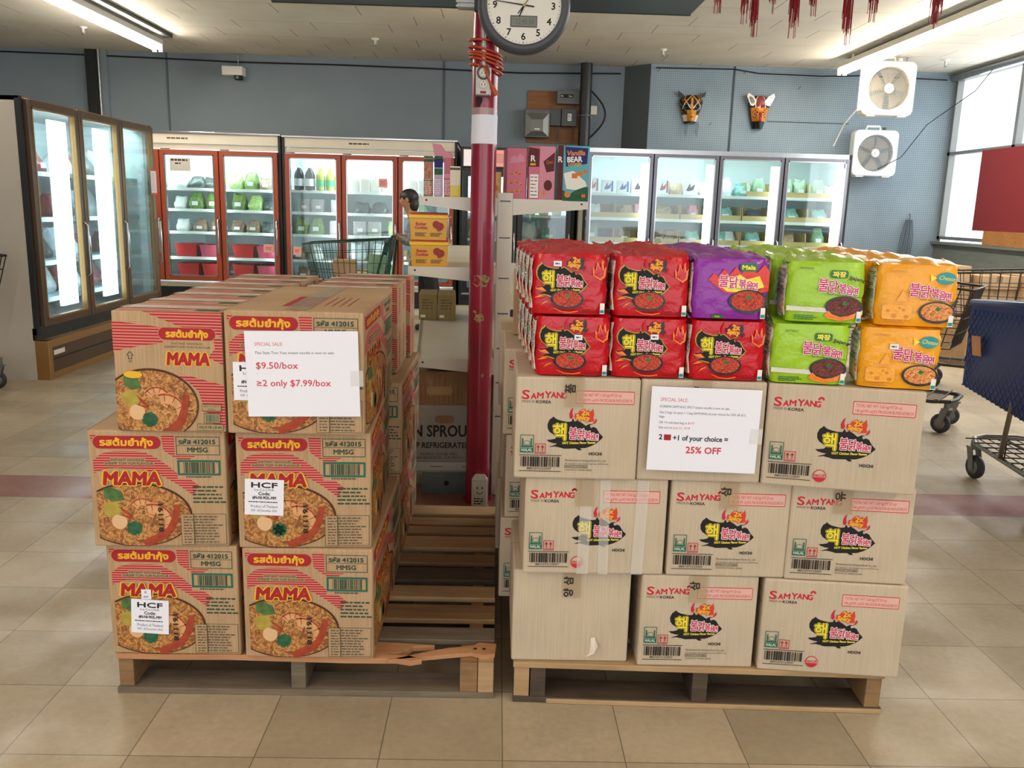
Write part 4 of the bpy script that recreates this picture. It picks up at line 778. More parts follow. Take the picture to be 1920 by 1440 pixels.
# ---------------------------------------------------------------- gondola shelving behind the pole
shelf_m=mat('shelf_enamel','d6d0c2',.35,var=.05,vscale=4); shelf_d=mat('shelf_grey_steel','5d6766',.5,.2,var=.2,vscale=9)
GY=3.87; GZ=(1.371,1.064,.647)
gd=thing('gondola_shelf','white double-sided store shelving unit standing behind the red pole','shelving',(0,GY,0),.075)
def gpart(name,f,**k): mb=MB(); f(mb); return mb.build(name,gd,**k)
gpart('upright',lambda m:(m.b2(-.044,0,0,.024,.04,1.40,shelf_m,.002),[m.b2(-.034,-.002,z,.014,.0,z+.006,shelf_d) for z in (1.36,1.2,1.02,.86,.70,.54,.38)]))
gpart('back_panel',lambda m:m.b2(-.020,.04,.0,.0,2.2,1.05,shelf_m))
gpart('upright',lambda m:m.b2(-.044,2.2,0,.024,2.24,1.40,shelf_m,.002))
gpart('kick_plate',lambda m:(m.b2(-.37,.01,0,.34,.04,.10,shelf_d),m.cyl((-.255,.0095,.055),(-.255,.01,.055),.012,ik_black)))
def gshelf(z,xt,side,y0=0,y1=2.2):
    mb=MB(); x0=-.044 if side<0 else .024; mb.b2(min(x0,xt),y0+.012,z-.028,max(x0,xt),y1,z,shelf_m,.003); mb.b2(xt-.004*(side>0),y0+.012,z-.03,xt+.004*(side<0),y1,z+.012,shelf_m); o=mb.build('shelf',gd)
    for y in (y0,y1-.02):
        mb=MB(); P=[(x0,z-.068),(xt,z-.033),(xt,z+.004),(x0,z+.004)]; 
        if side<0: P=P[::-1]
        mb.add([(x,y,q) for x,q in P]+[(x,y+.012,q) for x,q in P],[(0,1,2,3),(7,6,5,4),(0,4,5,1),(1,5,6,2),(2,6,7,3),(3,7,4,0)],shelf_m); mb.cyl((xt-side*.03,y-.001,z-.012),(xt-side*.03,y,z-.012),.005,dark_steel,8); mb.build('bracket',gd)
gshelf(GZ[0],-.388,-1,0,.9); gshelf(GZ[0],.362,1,0,.9); gshelf(GZ[1],-.437,-1); gshelf(GZ[2],-.40,-1); gshelf(.95,.36,1); gshelf(.55,.36,1)
# tubs of cookies
tub_y=mat('tub_yellow','e3a41a',.3,var=.05,vscale=8); tub_l=mat('tub_lid_yellow','efc01f',.3); tub_r=mat('tub_red','b8231c',.35); cook=mat('tub_cookie','9b2a1c',.5,var=.3,vscale=60)
def tub_mesh():
    mb=MB(); w,d,h=.168,.112,.098
    mb.add([(-w/2*.94,.004,0),(w/2*.94,.004,0),(w/2*.94,d-.004,0),(-w/2*.94,d-.004,0),(-w/2,0,h),(w/2,0,h),(w/2,d,h),(-w/2,d,h)],[(0,3,2,1),(0,1,5,4),(1,2,6,5),(2,3,7,6),(3,0,4,7),(4,5,6,7)],tub_y)
    f=Ink(mb,(-w/2,-.001,0),(1,0,0),(0,.0,1),w,h); f.text('Butter',w*.30,h*.66,h*.13,tub_r,fat=.0008); f.text('Cookies',w*.30,h*.50,h*.12,tub_r,fat=.0008); f.greek(w*.14,h*.16,w*.46,h*.34,3,ik_grey,3); f.greek(w*.54,h*.16,w*.88,h*.34,3,ik_grey,4)
    for cx,cy,r in ((.70,.70,.10),(.80,.62,.10),(.77,.52,.07)): f.ell(w*cx,h*cy,w*r,w*r*1.0,cook,20); f.up()
    return mb.mesh('tub_body')
def lid_mesh():
    mb=MB(); w,d=.178,.120; mb.b2(-w/2,-.004,.094,w/2,d-.004,.112,tub_l,.004); mb.b2(-w/2+.006,.002,.112,w/2-.006,d-.010,.118,tub_r,.002); return mb.mesh('tub_lid')
tbm,tlm=tub_mesh(),lid_mesh(); hm=MB(); hm.tube([(.086,.0,.10),(.098,.02,.103),(.099,.09,.103),(.086,.11,.10)],.0035,ivory,6); thm=hm.mesh('carry_handle')
for l in range(2):
    for r in range(4):
        t=thing('cookie_tub','yellow cookie tub, %s layer, %s on the shelf behind the pole'%(('lower','upper')[l],'front' if r==0 else ORD[r]+' back'),'tub',(-.345-.004*l-.007*r,3.885+.125*r,GZ[1]+.001+.119*l),.055,'yellow cookie tubs'); obj('tub_body',tbm,t); obj('lid',tlm,t); obj('handle',thm,t)
# boxes on the top shelves
def carton_box(name,label,cat,loc,w,d,h,m,fn,rz=0,group=None,side=None):
    t=thing(name,label,cat,loc,rz,group); mb=MB(); mb.b2(-w/2,0,0,w/2,d,h,m,.0015); f=Ink(mb,(-w/2,0,0),(1,0,0),(0,0,1),w,h); fn(f,w,h)
    if side: g=Ink(mb,(-w/2,d,0),(0,-1,0),(0,0,1),d,h); side(g,d,h)
    mb.build('printed_box',t); return t
pk=mat('cookie_pink','c9566f',.35); pk2=mat('cookie_rose','cf7c8f',.35); tq=mat('cookie_turquoise','3fa3ae',.35); c_brown=I('cookie_brown','5b2a2c'); c_navy=I('navy','2c2c6b'); c_bis=I('biscuit','d98a4a'); c_org=I('cookie_orange','df7a32')
def pinkface(f,w,h):
    R=random.Random(5); f.poly([(w*.2,h*.80),(w*.35,h*.86),(w*.5,h*.82),(w*.65,h*.9),(w*.85,h*.84),(w*.9,h*.74),(w*.1,h*.7)],pk2); f.up()
    for i in range(9): x,y=w*(.22+.22*(i%3)+R.uniform(-.05,.05)),h*(.14+.2*(i//3)+R.uniform(-.04,.04)); f.ell(x,y,w*.09,w*.09,c_bis,12); f.ell(x+.004,y-.004,w*.04,w*.03,c_brown,8)
S1=GZ[0]+.001
carton_box('cookie_box','pink cookie box with small biscuit print, next to the shelf post','box',(.037,3.90,S1),.086,.05,.222,pk,pinkface,.02,'cookie boxes on the top shelf')
def chocface(f,w,h):
    f.rect(0,0,w*.42,h,pk); f.rect(w*.42,0,w,h,pk2); f.up(); f.poly([(0,h*.62),(w*.40,h*.62),(w*.40,h*.95),(0,h*.98)],c_brown); f.up(); f.text('R',w*.16,h*.72,h*.11,ik_white,fat=.001); f.greek(w*.05,h*.64,w*.36,h*.69,1,ik_yel,2,.8)
    f.frame(w*.06,h*.04,w*.38,h*.48,.001,ik_dark); f.up(); f.rect(w*.06,h*.04,w*.38,h*.48,ik_white); f.up(); f.greek(w*.09,h*.06,w*.35,h*.46,6,ik_grey,4,.25)
    f.poly([(w*.55,h*.72),(w*.98,h*.90),(w*.98,h*.55),(w*.68,h*.52)],c_brown); f.up(); f.text('Choc',w*.80,h*.68,h*.07,c_bis,rot=.2,w=w*.25); f.ell(w*.75,h*.28,w*.16,h*.10,c_brown,16); f.ell(w*.60,h*.14,w*.08,h*.05,c_bis,12)
carton_box('cookie_box','pink and brown chocolate cookie box standing in the middle of the three','box',(.148,3.895,S1),.116,.05,.232,pk,chocface,-.02,'cookie boxes on the top shelf')
def vanface(f,w,h):
    f.rect(0,0,w*.18,h,c_brown); f.up(); f.text('R',w*.08,h*.70,h*.10,ik_white,fat=.001); f.poly([(w*.26,h*.62),(w*.93,h*.68),(w*.95,h*.96),(w*.22,h*.98)],c_navy); f.up(); f.text('Vanilla',w*.56,h*.83,h*.085,c_bis,w=w*.58,rot=.05,shear=.2,fat=.0012); f.up(); f.text('BEAR',w*.54,h*.71,h*.095,ik_white,w=w*.46,rot=.08,fat=.0014); f.text('COOKIES',w*.54,h*.645,h*.045,ik_yel,w=w*.42,rot=.08,fat=.0008)
    f.poly([(w*.18,0),(w,0),(w,h*.26),(w*.7,h*.24),(w*.4,h*.12),(w*.18,h*.20)],ik_leaf); f.up(); f.poly([(w*.2,h*.5),(w*.5,h*.55),(w*.9,h*.36),(w*.95,h*.28),(w*.6,h*.2),(w*.3,h*.22)],ik_white); f.up()
    for cx,cy,r in ((.55,.46,.09),(.72,.50,.08),(.88,.54,.06),(.85,.1,.06)): f.rect(w*(cx-r),h*(cy-r*.5),w*(cx+r),h*(cy+r*.5),c_org)
    f.ell(w*.34,h*.12,w*.1,w*.1,c_bis,16)
carton_box('cookie_box','turquoise vanilla cookie box with a navy title panel at the shelf end','box',(.287,3.89,S1),.14,.05,.238,tq,vanface,.03,'cookie boxes on the top shelf')
for i,x in enumerate((.04,.150,.285)):
    for r in (1,2): carton_box('cookie_box','%s cookie box, %s one behind the front row'%(('pink','chocolate','turquoise')[i],('nearest','second')[r-1]),'box',(x-.005*r,3.90+.058*r,S1),.10 if i<2 else .13,.05,.22+.006*i,(pk,pk2,tq)[i],lambda f,w,h:None,.02,'cookie boxes on the top shelf')
jarm=mat('pale_jar','e7c25a',.4)
carton_box('snack_pouch','small pale yellow snack pouch beside the pink cookie box','pouch',(-.055,3.97,S1),.05,.04,.12,jarm,lambda f,w,h:f.ell(w*.5,h*.4,w*.25,h*.12,c_bis),0)
def snack(x,w,h,m,bands,label):
    def fn(f,W_,H_):
        R=random.Random(int(x*1000)%97)
        for a,b,c in bands: f.rect(0,a*H_,W_,b*H_,c)
        f.up(); f.greek(W_*.1,H_*.06,W_*.9,H_*.45,9,ik_white,3,.3)
    carton_box('snack_packet',label,'packet',(x,3.93,S1),w,.04,h,m,fn,.03,'snack packets on the left top shelf')
pean=mat('peanut_print','a86a52',.5,var=.5,vscale=70)
snack(-.356,.040,.178,pean,[(.86,.93,ik_leaf),(.96,1,ik_leaf),(.40,.44,ik_leaf)],'tall brown packet with green bands at the end of the left top shelf')
snack(-.311,.038,.180,mat('lilac_print','b99bb5',.4),[(.72,.92,c_navy),(.55,.70,ik_leaf),(.9,1,ik_leaf)],'tall packet with blue and green print beside the brown one')
snack(-.272,.030,.172,mat('rose_print','b9596a',.4),[(.5,.6,pk2)],'narrow rose packet in the middle of the left top shelf')
snack(-.236,.046,.138,mat('cream_print','ece3c8',.4),[(0,.4,ik_cyel),(.88,.95,ik_grey)],'shorter cream and yellow packet nearest the red pole')
mb=MB(); mb.add([(0,0,0),(.05,.0,-.02),(.085,0,-.01),(.08,0,.015),(.055,0,.012),(.03,.0,.045),(-.01,0,.05)],[(0,1,2,3,4,5,6)],pk2); tag(mb.build('price_flag',None,(-.33,3.935,S1+.184)),'pink paper flag sticking up above the left top shelf packets','flag')
# cartons on the lower shelf, produce boxes beneath
olive=kraft('olive_cardboard','7d6a38','96814a')
for i in range(2):
    for r in range(2):
        carton_box('snack_carton','olive brown carton on the lower shelf, %s row, %s side'%(('front','back')[r],('outer','inner')[i]),'carton',(-.455+.115*i-.010*r,5.22+.17*r,GZ[2]+.001),.11,.16,.155,olive,lambda f,w,h:(f.rect(w*.1,h*.1,w*.35,h*.2,ik_white),f.greek(w*.15,h*.4,w*.85,h*.85,4,ik_grey,2,.3)),.055,'olive cartons on the lower shelf')
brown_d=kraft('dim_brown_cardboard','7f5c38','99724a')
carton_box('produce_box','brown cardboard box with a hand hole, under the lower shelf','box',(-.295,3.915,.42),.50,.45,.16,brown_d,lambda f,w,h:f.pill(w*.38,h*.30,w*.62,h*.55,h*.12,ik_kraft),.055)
def sprout(f,w,h):
    f.pill(w*.46,h*.68,w*.64,h*.82,h*.065,brown_d); f.text('BEAN SPROUTS',w*.47,h*.45,h*.20,ik_dark,w=w*.84,fat=.0018); f.text('KEEP REFRIGERATED',w*.485,h*.245,h*.10,ik_dark,w=w*.62,fat=.001); f.text('PRODUCE',w*.88,h*.86,h*.055,ik_dark,w=w*.2)
    f.text('ALFRED LOUIE, INC.',w*.50,h*.115,h*.045,ik_dark,w=w*.36); f.text('BAKERSFIELD, CA 93311',w*.50,h*.05,h*.045,ik_dark,w=w*.44)
carton_box('produce_box','white bean sprouts box below the brown box, behind the pole','box',(-.295,3.91,.145),.50,.45,.275,mat('shaded_white_cardboard','9c978e',.75,var=.06),sprout,.055)  # white darkened to stand in for the deep shadow around this box
mb=MB(); mb.b2(-.25,0,0,.25,.44,.042,card_white,.002); f=Ink(mb,(-.25,0,0),(1,0,0),(0,0,1),.5,.042); f.rect(.21,.018,.27,.021,ik_dark); f.rect(.36,.018,.42,.021,ik_dark); o=mb.build('flat_box',None,(-.295,3.91,.101),(0,0,.055)); tag(o,'flat pale box tray right under the bean sprouts box','box')
# ---------------------------------------------------------------- glass-door coolers and freezer
enamel=mat('cooler_enamel','d8cfbd',.4,var=.04,vscale=3); inner=mat('cooler_liner','d7e6e8',.5); inner_grey=mat('cooler_liner_grey','b3c7cc',.5); orange_f=mat('orange_door_frame','98432b',.4); chrome=mat('chrome_trim','b9babc',.2,.9); brown_f=mat('bronze_frame','5a4330',.4,.35); gold_f=mat('gold_trim','9d7440',.35,.5); gasket=mat('black_gasket','17181a',.6); darkframe=mat('dark_chrome_frame','6b6a70',.25,.8); blk=mat('black_cooler_metal','131416',.35)  # the greyer liner colour is for the freezer shelves
dglass=glass_mat('cooler_door_glass','f2faf9',.10); fglass=glass_mat('frosted_freezer_glass','e3eef0',.14,.06); wire_w=mat('white_wire_shelf','e3ecec',.4); led=mat('cooler_tube','effcff',.4,emit=5); led3=mat('cooler_fill_tube','effcff',.4,emit=22); led2=mat('freezer_tube','eefaff',.4,emit=6)
def cooler(label,loc,rz,n,dw,H,D,zdoor,shelves,frame,trim,cab,header=None,side_m=None,gl=dglass,tubes=None,kick=None,power=20,fw=.052,hz=1.0,sh_m=None):
    t=thing('display_cooler' if frame is not brown_f else 'display_freezer',label,'cooler' if frame is not brown_f else 'freezer',loc,rz); Wd=n*dw+.06; z0,z1=zdoor; sm=side_m or cab
    mb=MB(); mb.b2(0,.05,0,.03,D,H,sm); mb.b2(Wd-.03,.05,0,Wd,D,H,sm); mb.b2(.03,D-.03,z0-.05,Wd-.03,D,H,inner); mb.b2(0,.05,H-.03,Wd,D,H,cab); mb.b2(.03,.05,z0-.06,Wd-.03,D-.03,z0-.02,inner); mb.b2(.03,.06,0,Wd-.03,.10,z0-.06,cab)
    for x in (.0301,Wd-.0351): mb.b2(x,.08,z0,x+.005,D-.03,H-.03,inner)
    mb.b2(0,.012,z0-.06,.03,.05,H,gasket); mb.b2(Wd-.03,.012,z0-.06,Wd,.05,H,gasket); mb.build('cabinet',t)
    if header:
        mb=MB(); mb.b2(0,.02,z1+.07,Wd,.06,H,header,.006); mb.b2(0,.03,z1+.012,Wd,.06,z1+.065,header); mb.b2(-.005,.0,H-.012,Wd+.005,.08,H+.012,trim,.004); mb.b2(0,.018,z1+.066,Wd,.022,z1+.07,gasket)
        f=Ink(mb,(0,.02,z1+.07),(1,0,0),(0,0,1),Wd,H-z1-.07); f.greek(Wd*.38,.05,Wd*.52,.075,1,ik_grey,5,.8); mb.build('header_panel',t)
    else:
        mb=MB(); mb.b2(0,.02,z1,Wd,.06,H,trim); mb.build('header_panel',t)
    mb=MB()
    if kick:
        mb.b2(0,-.03,.03,Wd,.05,z0-.15,brown_f); mb.b2(0,-.045,0,Wd,.05,.05,gold_f); mb.b2(0,-.045,z0-.155,Wd,.05,z0-.10,gold_f); mb.b2(-.004,-.05,0,.05,.05,z0-.10,gold_f,.004); mb.b2(.05,-.034,.135,Wd,-.03,.145,gasket); mb.b2(.1,-.033,.17,.26,-.03,.205,ivory); mb.b2(0,.03,z0-.10,Wd,.06,z0-.01,blk)
    else: mb.b2(0,.03,0,Wd,.06,z0-.03,cab); mb.b2(0,.01,.08,Wd,.03,z0-.08,blk)
    mb.build('kick_panel',t)
    for z in shelves:
        mb=MB(); mb.b2(.035,.16,z-.012,Wd-.035,D-.05,z,sh_m or wire_w); mb.b2(.035,.15,z-.028,Wd-.035,.162,z+.006,sh_m or wire_w); mb.build('shelf',t)
    for i in range(n):
        x0=.03+i*dw; x1=x0+dw; g=.006
        d=MB(); d.b2(x0+g,-.02,z0,x0+g+fw,.02,z1,frame,.003); d.b2(x1-g-fw,-.02,z0,x1-g,.02,z1,frame,.003); d.b2(x0+g+fw,-.02,z1-fw,x1-g-fw,.02,z1,frame); d.b2(x0+g+fw,-.02,z0,x1-g-fw,.02,z0+fw,frame)
        for a,b,c,e in ((x0+g+fw,z0+fw,x0+g+fw+.012,z1-fw),(x1-g-fw-.012,z0+fw,x1-g-fw,z1-fw)): d.b2(a,-.022,b,c,.018,e,trim)
        d.b2(x0+g+fw,-.022,z1-fw-.012,x1-g-fw,.018,z1-fw,trim); d.b2(x0+g+fw,-.022,z0+fw,x1-g-fw,.018,z0+fw+.012,trim)
        d=d.build('door',t)
        m=MB(); m.b2(x0+g+fw,-.004,z0+fw,x1-g-fw,.0,z1-fw,gl); m.build('glass',d)
        m=MB(); hx=x1-g-fw*.4; m.tube([(hx,-.02,z0+.32),(hx,-.055,z0+.34),(hx,-.055,z0+.72),(hx,-.02,z0+.74)],.011,chrome,8); m.build('handle',d)
        if header: m=MB(); m.b2(x0+.02,-.015,z1+.004,x0+.12,.03,z1+.012,gasket); m.build('hinge',d)
        m=MB(); m.b2(x1-.012,.022,z0,x1+.012,.05,z1,gasket); m.build('mullion',t)
        if tubes and not (kick and i==2):
            m=MB(); m.b2(x1-tubes[0]-.04,.06,z0+.1,x1-.04,.085,z1-.10,tubes[1]); m.build('light_tube',t)
    R_=Matrix.Rotation(rz,4,'Z')
    p=Vector(loc)+R_@Vector((Wd/2,.16,H-.05)); l=area('cooler_lamp',p,(math.radians(38),0,rz),Wd*.9,.10,power,(.86,.97,1.0))
    return t
cooler('orange-framed glass-door cooler at the left with vegetables and red tubs',(-4.80,10.55,0),0,3,.70,2.10,.95,(.36,1.90),(1.46,1.21,.94,.63,.39),orange_f,chrome,enamel,enamel,power=26,tubes=(.03,led3))  # hidden tubes in both orange coolers, added to even out the light
cooler('orange-framed glass-door cooler with bottled drinks and milk jugs',(-2.625,10.56,0),0,3,.675,2.09,.95,(.36,1.895),(1.47,1.21,.94,.63,.39),orange_f,chrome,enamel,enamel,power=26,tubes=(.03,led3))
cooler('chrome-framed four-door glass cooler in front of the pegboard wall',(.93,9.92,0),0,4,.742,2.02,.95,(.30,1.97),(1.53,1.25,.965,.68,.40),darkframe,chrome,enamel,None,power=14,tubes=(.08,led),fw=.036)
cooler('tall brown-framed three-door freezer standing along the left aisle',(-3.345,6.225,0),PI/2,3,.738,2.0,.92,(.39,1.985),(1.50,1.16,.83,.55),brown_f,gold_f,card_white,None,side_m=mat('freezer_side','b9b1a3',.5,var=.05,vscale=2),gl=fglass,tubes=(.25,led2),kick=True,power=20,fw=.05,sh_m=inner_grey)
# black two-door cooler with a lit sign behind the pole
t=cooler('black upright cooler with an illuminated header sign, behind the red pole',(-.50,10.5,0),0,2,.66,2.03,.9,(.30,1.75),(1.25,.95,.62),blk,blk,blk,None,power=26,fw=.05)
mb=MB(); mb.b2(.02,-.03,1.79,1.36,.02,2.01,blk,.004); f=Ink(mb,(.04,-.03,1.805),(1,0,0),(0,0,1),1.30,.19); f.rect(0,0,1.30,.19,mat('sign_panel_white','e9e2e4',.4,emit=.35)); f.up(); f.rect(.33,0,.62,.19,mat('sign_panel_pink','e79a92',.4,emit=.3)); f.rect(.62,0,.95,.19,mat('sign_panel_rose','d8707c',.4,emit=.3)); f.up(); f.poly([(.10,.02),(.22,.02),(.205,.075),(.115,.075)],mat('sign_blue','3a6ea8',.4,emit=.2)); f.poly([(.115,.08),(.205,.08),(.19,.125),(.13,.125)],ik_yel); f.poly([(.13,.13),(.19,.13),(.17,.17),(.15,.17)],ik_fire); f.greek(.39,.04,.58,.15,7,ik_grey,6,.3); mb.build('header_sign',t)

# ---------------------------------------------------------------- goods in the coolers
def pouch(m,w,d,h,seed,m2=None):
    R=random.Random(seed); ph=[R.uniform(0,6) for _ in range(4)]; mb=MB()
    def fn(u,v):
        a=2*PI*u; c,s=math.cos(a),math.sin(a); q=(.80+.2*math.sin(PI*min(.5,v*2)))*(1-.35*max(0,v-.3)); dq=q*(1-.80*max(0,(v-.35)/.65)**1.5); r=1+.07*math.sin(3*a+ph[0]+5*v)+.06*math.sin(7*a+ph[1]-9*v)
        return (math.copysign(abs(c)**.55,c)*w/2*q*r,d/2+math.copysign(abs(s)**.6,s)*d/2*dq*r,h*v*(1+.10*math.sin(2*a+ph[2])*v+.05*math.sin(6*a+ph[3])*v))
    mb.grid(fn,20,9,m); b=[fn(i/20,0) for i in range(20)]; mb.add(b,[list(range(20))[::-1]],m); tp=[fn(i/20,1) for i in range(20)]; mb.add(tp,[list(range(20))],m)
    f=Ink(mb,(-w*.2,-.006,h*.25),(1,0,0),(0,0,1),w*.4,h*.25)
    if m2: f.rect(0,0,w*.4,h*.25,m2)
    return mb.mesh('pouch')
def bottle(m,cap,lab,w=.10,h=.27):
    mb=MB(); r=w/2; mb.lathe([(0,0),(r*.95,0),(r,.012),(r,h*.62),(r*.8,h*.75),(r*.38,h*.88),(r*.34,h*.93),(0,h*.93)],m,14); mb.lathe([(r*.4,h*.92),(r*.4,h),(0,h)],cap,12)
    if lab: mb.lathe([(r+.0012,h*.18),(r+.0012,h*.48)],lab,14)
    return mb.mesh('bottle')
def jug(m,cap,w=.115,h=.27,lab=None):
    mb=MB(); mb.b2(-w/2,-w/2,0,w/2,w/2,h*.62,m,.016); mb.lathe([(w*.66,h*.60),(w*.5,h*.72),(w*.24,h*.86),(w*.20,h*.92),(0,h*.92)],m,4,Matrix.Rotation(PI/4,4,'Z'),False); mb.lathe([(.021,h*.91),(.021,h),(0,h)],cap,12); mb.tube([(0,-w*.42,h*.62),(0,-w*.50,h*.72),(0,-w*.30,h*.84)],.010,m,8)
    if lab: mb.b2(-w*.3,-w/2-.001,h*.18,w*.3,-w/2,h*.46,lab)
    return mb.mesh('jug')
def tub(m,w,d,h):
    mb=MB(); a=.86; o=[(-w/2,0),(w/2,0),(w/2,d),(-w/2,d)]; vs=[(x*a,d/2+(y-d/2)*a,0) for x,y in o]+[(x,y,h) for x,y in o]+[(x*.94,d/2+(y-d/2)*.94,h) for x,y in o]+[(x*.82,d/2+(y-d/2)*.82,.01) for x,y in o]
    fs=[(0,3,2,1)]+[(i,(i+1)%4,4+(i+1)%4,4+i) for i in range(4)]+[(4+i,4+(i+1)%4,8+(i+1)%4,8+i) for i in range(4)]+[(8+i,8+(i+1)%4,12+(i+1)%4,12+i) for i in range(4)]+[(12,13,14,15)]
    mb.add(vs,fs,m); mb.b2(-w/2-.004,-.004,h-.012,w/2+.004,.004,h,m); return mb.mesh('tub')
def clam(m,w,h,lab):
    mb=MB(); mb.b2(-w/2,0,0,w/2,.05,h,m,.012); mb.b2(-w/2-.004,.052,0,w/2+.004,.058,h+.006,clearp,.002)
    mb.b2(-w/2-.003,-.004,0,w/2+.003,-.002,h+.004,clearp)
    if lab: mb.b2(-w*.2,-.006,h*.3,w*.25,-.0045,h*.55,paper)
    return mb.mesh('tray')
clearp=mat('clear_plastic','eef5f5',.1,alpha=.22); card_y=kraft('pale_yellow_cardboard','b99f62','cdb67c')
C=lambda n,c,r=.4,**k: mat('pack_'+n,c,r,**k)
g_dark=C('dark_veg','4a5553',.3,var=.5,vscale=30); g_green=C('leafy_green','6f8f4a',.35,var=.45,vscale=25); g_pale=C('pale_green','a9c97f',.35,var=.35,vscale=25); g_brown=C('brown_mushroom','8a7660',.4,var=.4,vscale=30); g_white=C('frosty_white','dfe8ea',.3,var=.12,vscale=20); g_red=C('red_meat','7d2424',.35,var=.5,vscale=35); g_redtub=C('red_tub','a92628',.35); g_rose=C('rose_tub','a8455a',.35); g_milk=C('milk','f1f0e8',.35); g_black=C('black_drink','1d2026',.25); g_lime=C('lime_drink','a8b14a',.25); g_amber=C('amber_drink','d0b040',.25); g_grn_l=C('green_label','3fae6a'); g_yel_l=C('yellow_label','f2dc1c'); g_teal_p=C('teal_pack','7fb7b0',.35,var=.3,vscale=25); g_grnp=C('green_pack','7ea07e',.35,var=.2,vscale=20); g_blue=C('blue_pack','3a4fb0',.35); g_tan=C('tan_pack','b59a78',.4,var=.4,vscale=30); g_pink=C('pink_pack','d58a9a',.35,var=.3,vscale=20); g_grape=C('purple_veg','5c3247',.35,var=.5,vscale=30)
PM={}
def pm_(k,fn):
    if k not in PM: PM[k]=fn()
    return PM[k]
COUNT={}
def put(name,me,desc,cat,x,y,z,unit,shelf,grp,rz=0):
    o=bpy.data.objects.new(name,me); COL.objects.link(o); o.location=(x,y,z+.001); o.rotation_euler=(0,0,rz)
    k=(desc,unit,shelf); COUNT.setdefault(k,[]).append(o); tag(o,None,cat,grp); return o
def finish_labels():
    for (desc,unit,shelf),L in COUNT.items():
        for i,o in enumerate(L):
            o['label']='%s on the %s shelf of %s'%(desc,shelf,unit) if len(L)==1 else '%s, %s on the %s shelf of %s'%(desc,ORD[i] if i<12 else str(i+1),shelf,unit)
UA,UB,UC,UF,UK='the left orange cooler','the middle orange cooler','the chrome cooler','the brown freezer','the black cooler'
SN={1.46:'top',1.47:'top',1.21:'second',.94:'third',.63:'fourth',.39:'bottom'}
def bag(m,w,d,h,seed,lab=None): return pm_((m.name,w,d,h,seed%3,bool(lab)),lambda:pouch(m,w,d,h,seed%3,lab))
YA=10.74
def row(items,z,unit,shelf,y,grp):
    for i,it in enumerate(items):
        x,kind=it[0],it[1]; yy=y+(it[2] if len(it)>2 else 0)
        D={'dk':('plastic_bag',lambda:bag(g_dark,.20,.2,.13,i),'bag of dark greens','bag'),'wb':('plastic_bag',lambda:bag(g_white,.17,.2,.14,i),'white plastic bag','bag'),'gr':('plastic_bag',lambda:bag(g_green,.18,.2,.19,i,paper),'bag of leafy greens','bag'),'pg':('plastic_bag',lambda:bag(g_pale,.18,.2,.17,i),'bag of pale greens','bag'),'br':('plastic_bag',lambda:bag(g_brown,.17,.18,.14,i,paper),'bag of brown mushrooms','bag'),
          'rt':('plastic_tub',lambda:pm_('rt',lambda:tub(g_redtub,.26,.3,.16)),'red plastic tub','tub'),'ro':('plastic_tub',lambda:pm_('ro',lambda:tub(g_rose,.26,.3,.15)),'dark rose plastic tub','tub'),
          'bd':('drink_bottle',lambda:pm_('bd',lambda:bottle(g_black,ivory,paper,.125,.29)),'black drink bottle','bottle'),'bl':('drink_bottle',lambda:pm_('bl',lambda:bottle(g_lime,g_yel_l,g_grn_l,.115,.27)),'yellow-green drink bottle','bottle'),'ba':('drink_bottle',lambda:pm_('ba',lambda:bottle(g_amber,g_pink,g_yel_l,.115,.27)),'amber drink bottle','bottle'),
          'mj':('milk_jug',lambda:pm_('mj',lambda:jug(g_milk,ivory)),'white milk jug','jug'),'mp':('milk_jug',lambda:pm_('mp',lambda:jug(g_milk,ivory,lab=I('pink_label','e49a94'))),'milk jug with pink label','jug'),
          'cl':('fruit_tray',lambda:pm_('cl',lambda:clam(g_grape,.13,.15,1)),'clear tray of dark fruit','tray'),'ct':('fruit_tray',lambda:pm_('ct',lambda:clam(g_brown,.15,.17,1)),'clear tray of brown mushrooms','tray'),'mt':('plastic_bag',lambda:bag(g_red,.18,.2,.15,i,paper),'frosted bag of red meat','bag'),'fb':('plastic_bag',lambda:bag(g_white,.20,.22,.20,i),'frosted white bag','bag'),'tp':('plastic_bag',lambda:bag(g_teal_p,.20,.2,.14,i,paper),'teal plastic pack','pack'),'gp':('plastic_bag',lambda:bag(g_grnp,.17,.16,.20,i,paper),'green and white pack','pack'),'pk':('plastic_bag',lambda:bag(g_pink,.15,.14,.15,i,paper),'pink pack','pack'),'tn':('plastic_bag',lambda:bag(g_tan,.20,.16,.13,i),'tan pack','pack'),'bx':('tofu_carton',lambda:pm_('bx',lambda:simplebox(.14,.1,.15,g_white,g_blue)),'white and blue carton','carton'),'rb':('tofu_carton',lambda:pm_('rb',lambda:simplebox(.13,.1,.17,g_white,g_redtub)),'white and red carton','carton'),'kb':('tofu_carton',lambda:pm_('kb',lambda:simplebox(.17,.1,.17,paper,ik_black)),'white carton with black brush marks','carton')}[kind]
        put(D[0],D[1](),D[2],D[3],x,yy,z,unit,shelf,grp)
def simplebox(w,d,h,m,m2):
    mb=MB(); mb.b2(-w/2,0,0,w/2,d,h,m,.003); f=Ink(mb,(-w/2,0,0),(1,0,0),(0,0,1),w,h); f.poly([(w*.2,h*.3),(w*.45,h*.8),(w*.5,h*.5),(w*.8,h*.75),(w*.7,h*.35),(w*.4,h*.25)],m2); f.rect(w*.8,h*.1,w*.95,h*.9,m2 if m2 is not ik_black else paper); return mb.mesh('carton')
G1='produce in the left orange cooler'
row([(-3.90,'wb'),(-3.72,'dk'),(-3.56,'dk',.05),(-3.25,'pg'),(-3.07,'gr',.03),(-2.88,'br')],1.46,UA,'top',YA,G1)
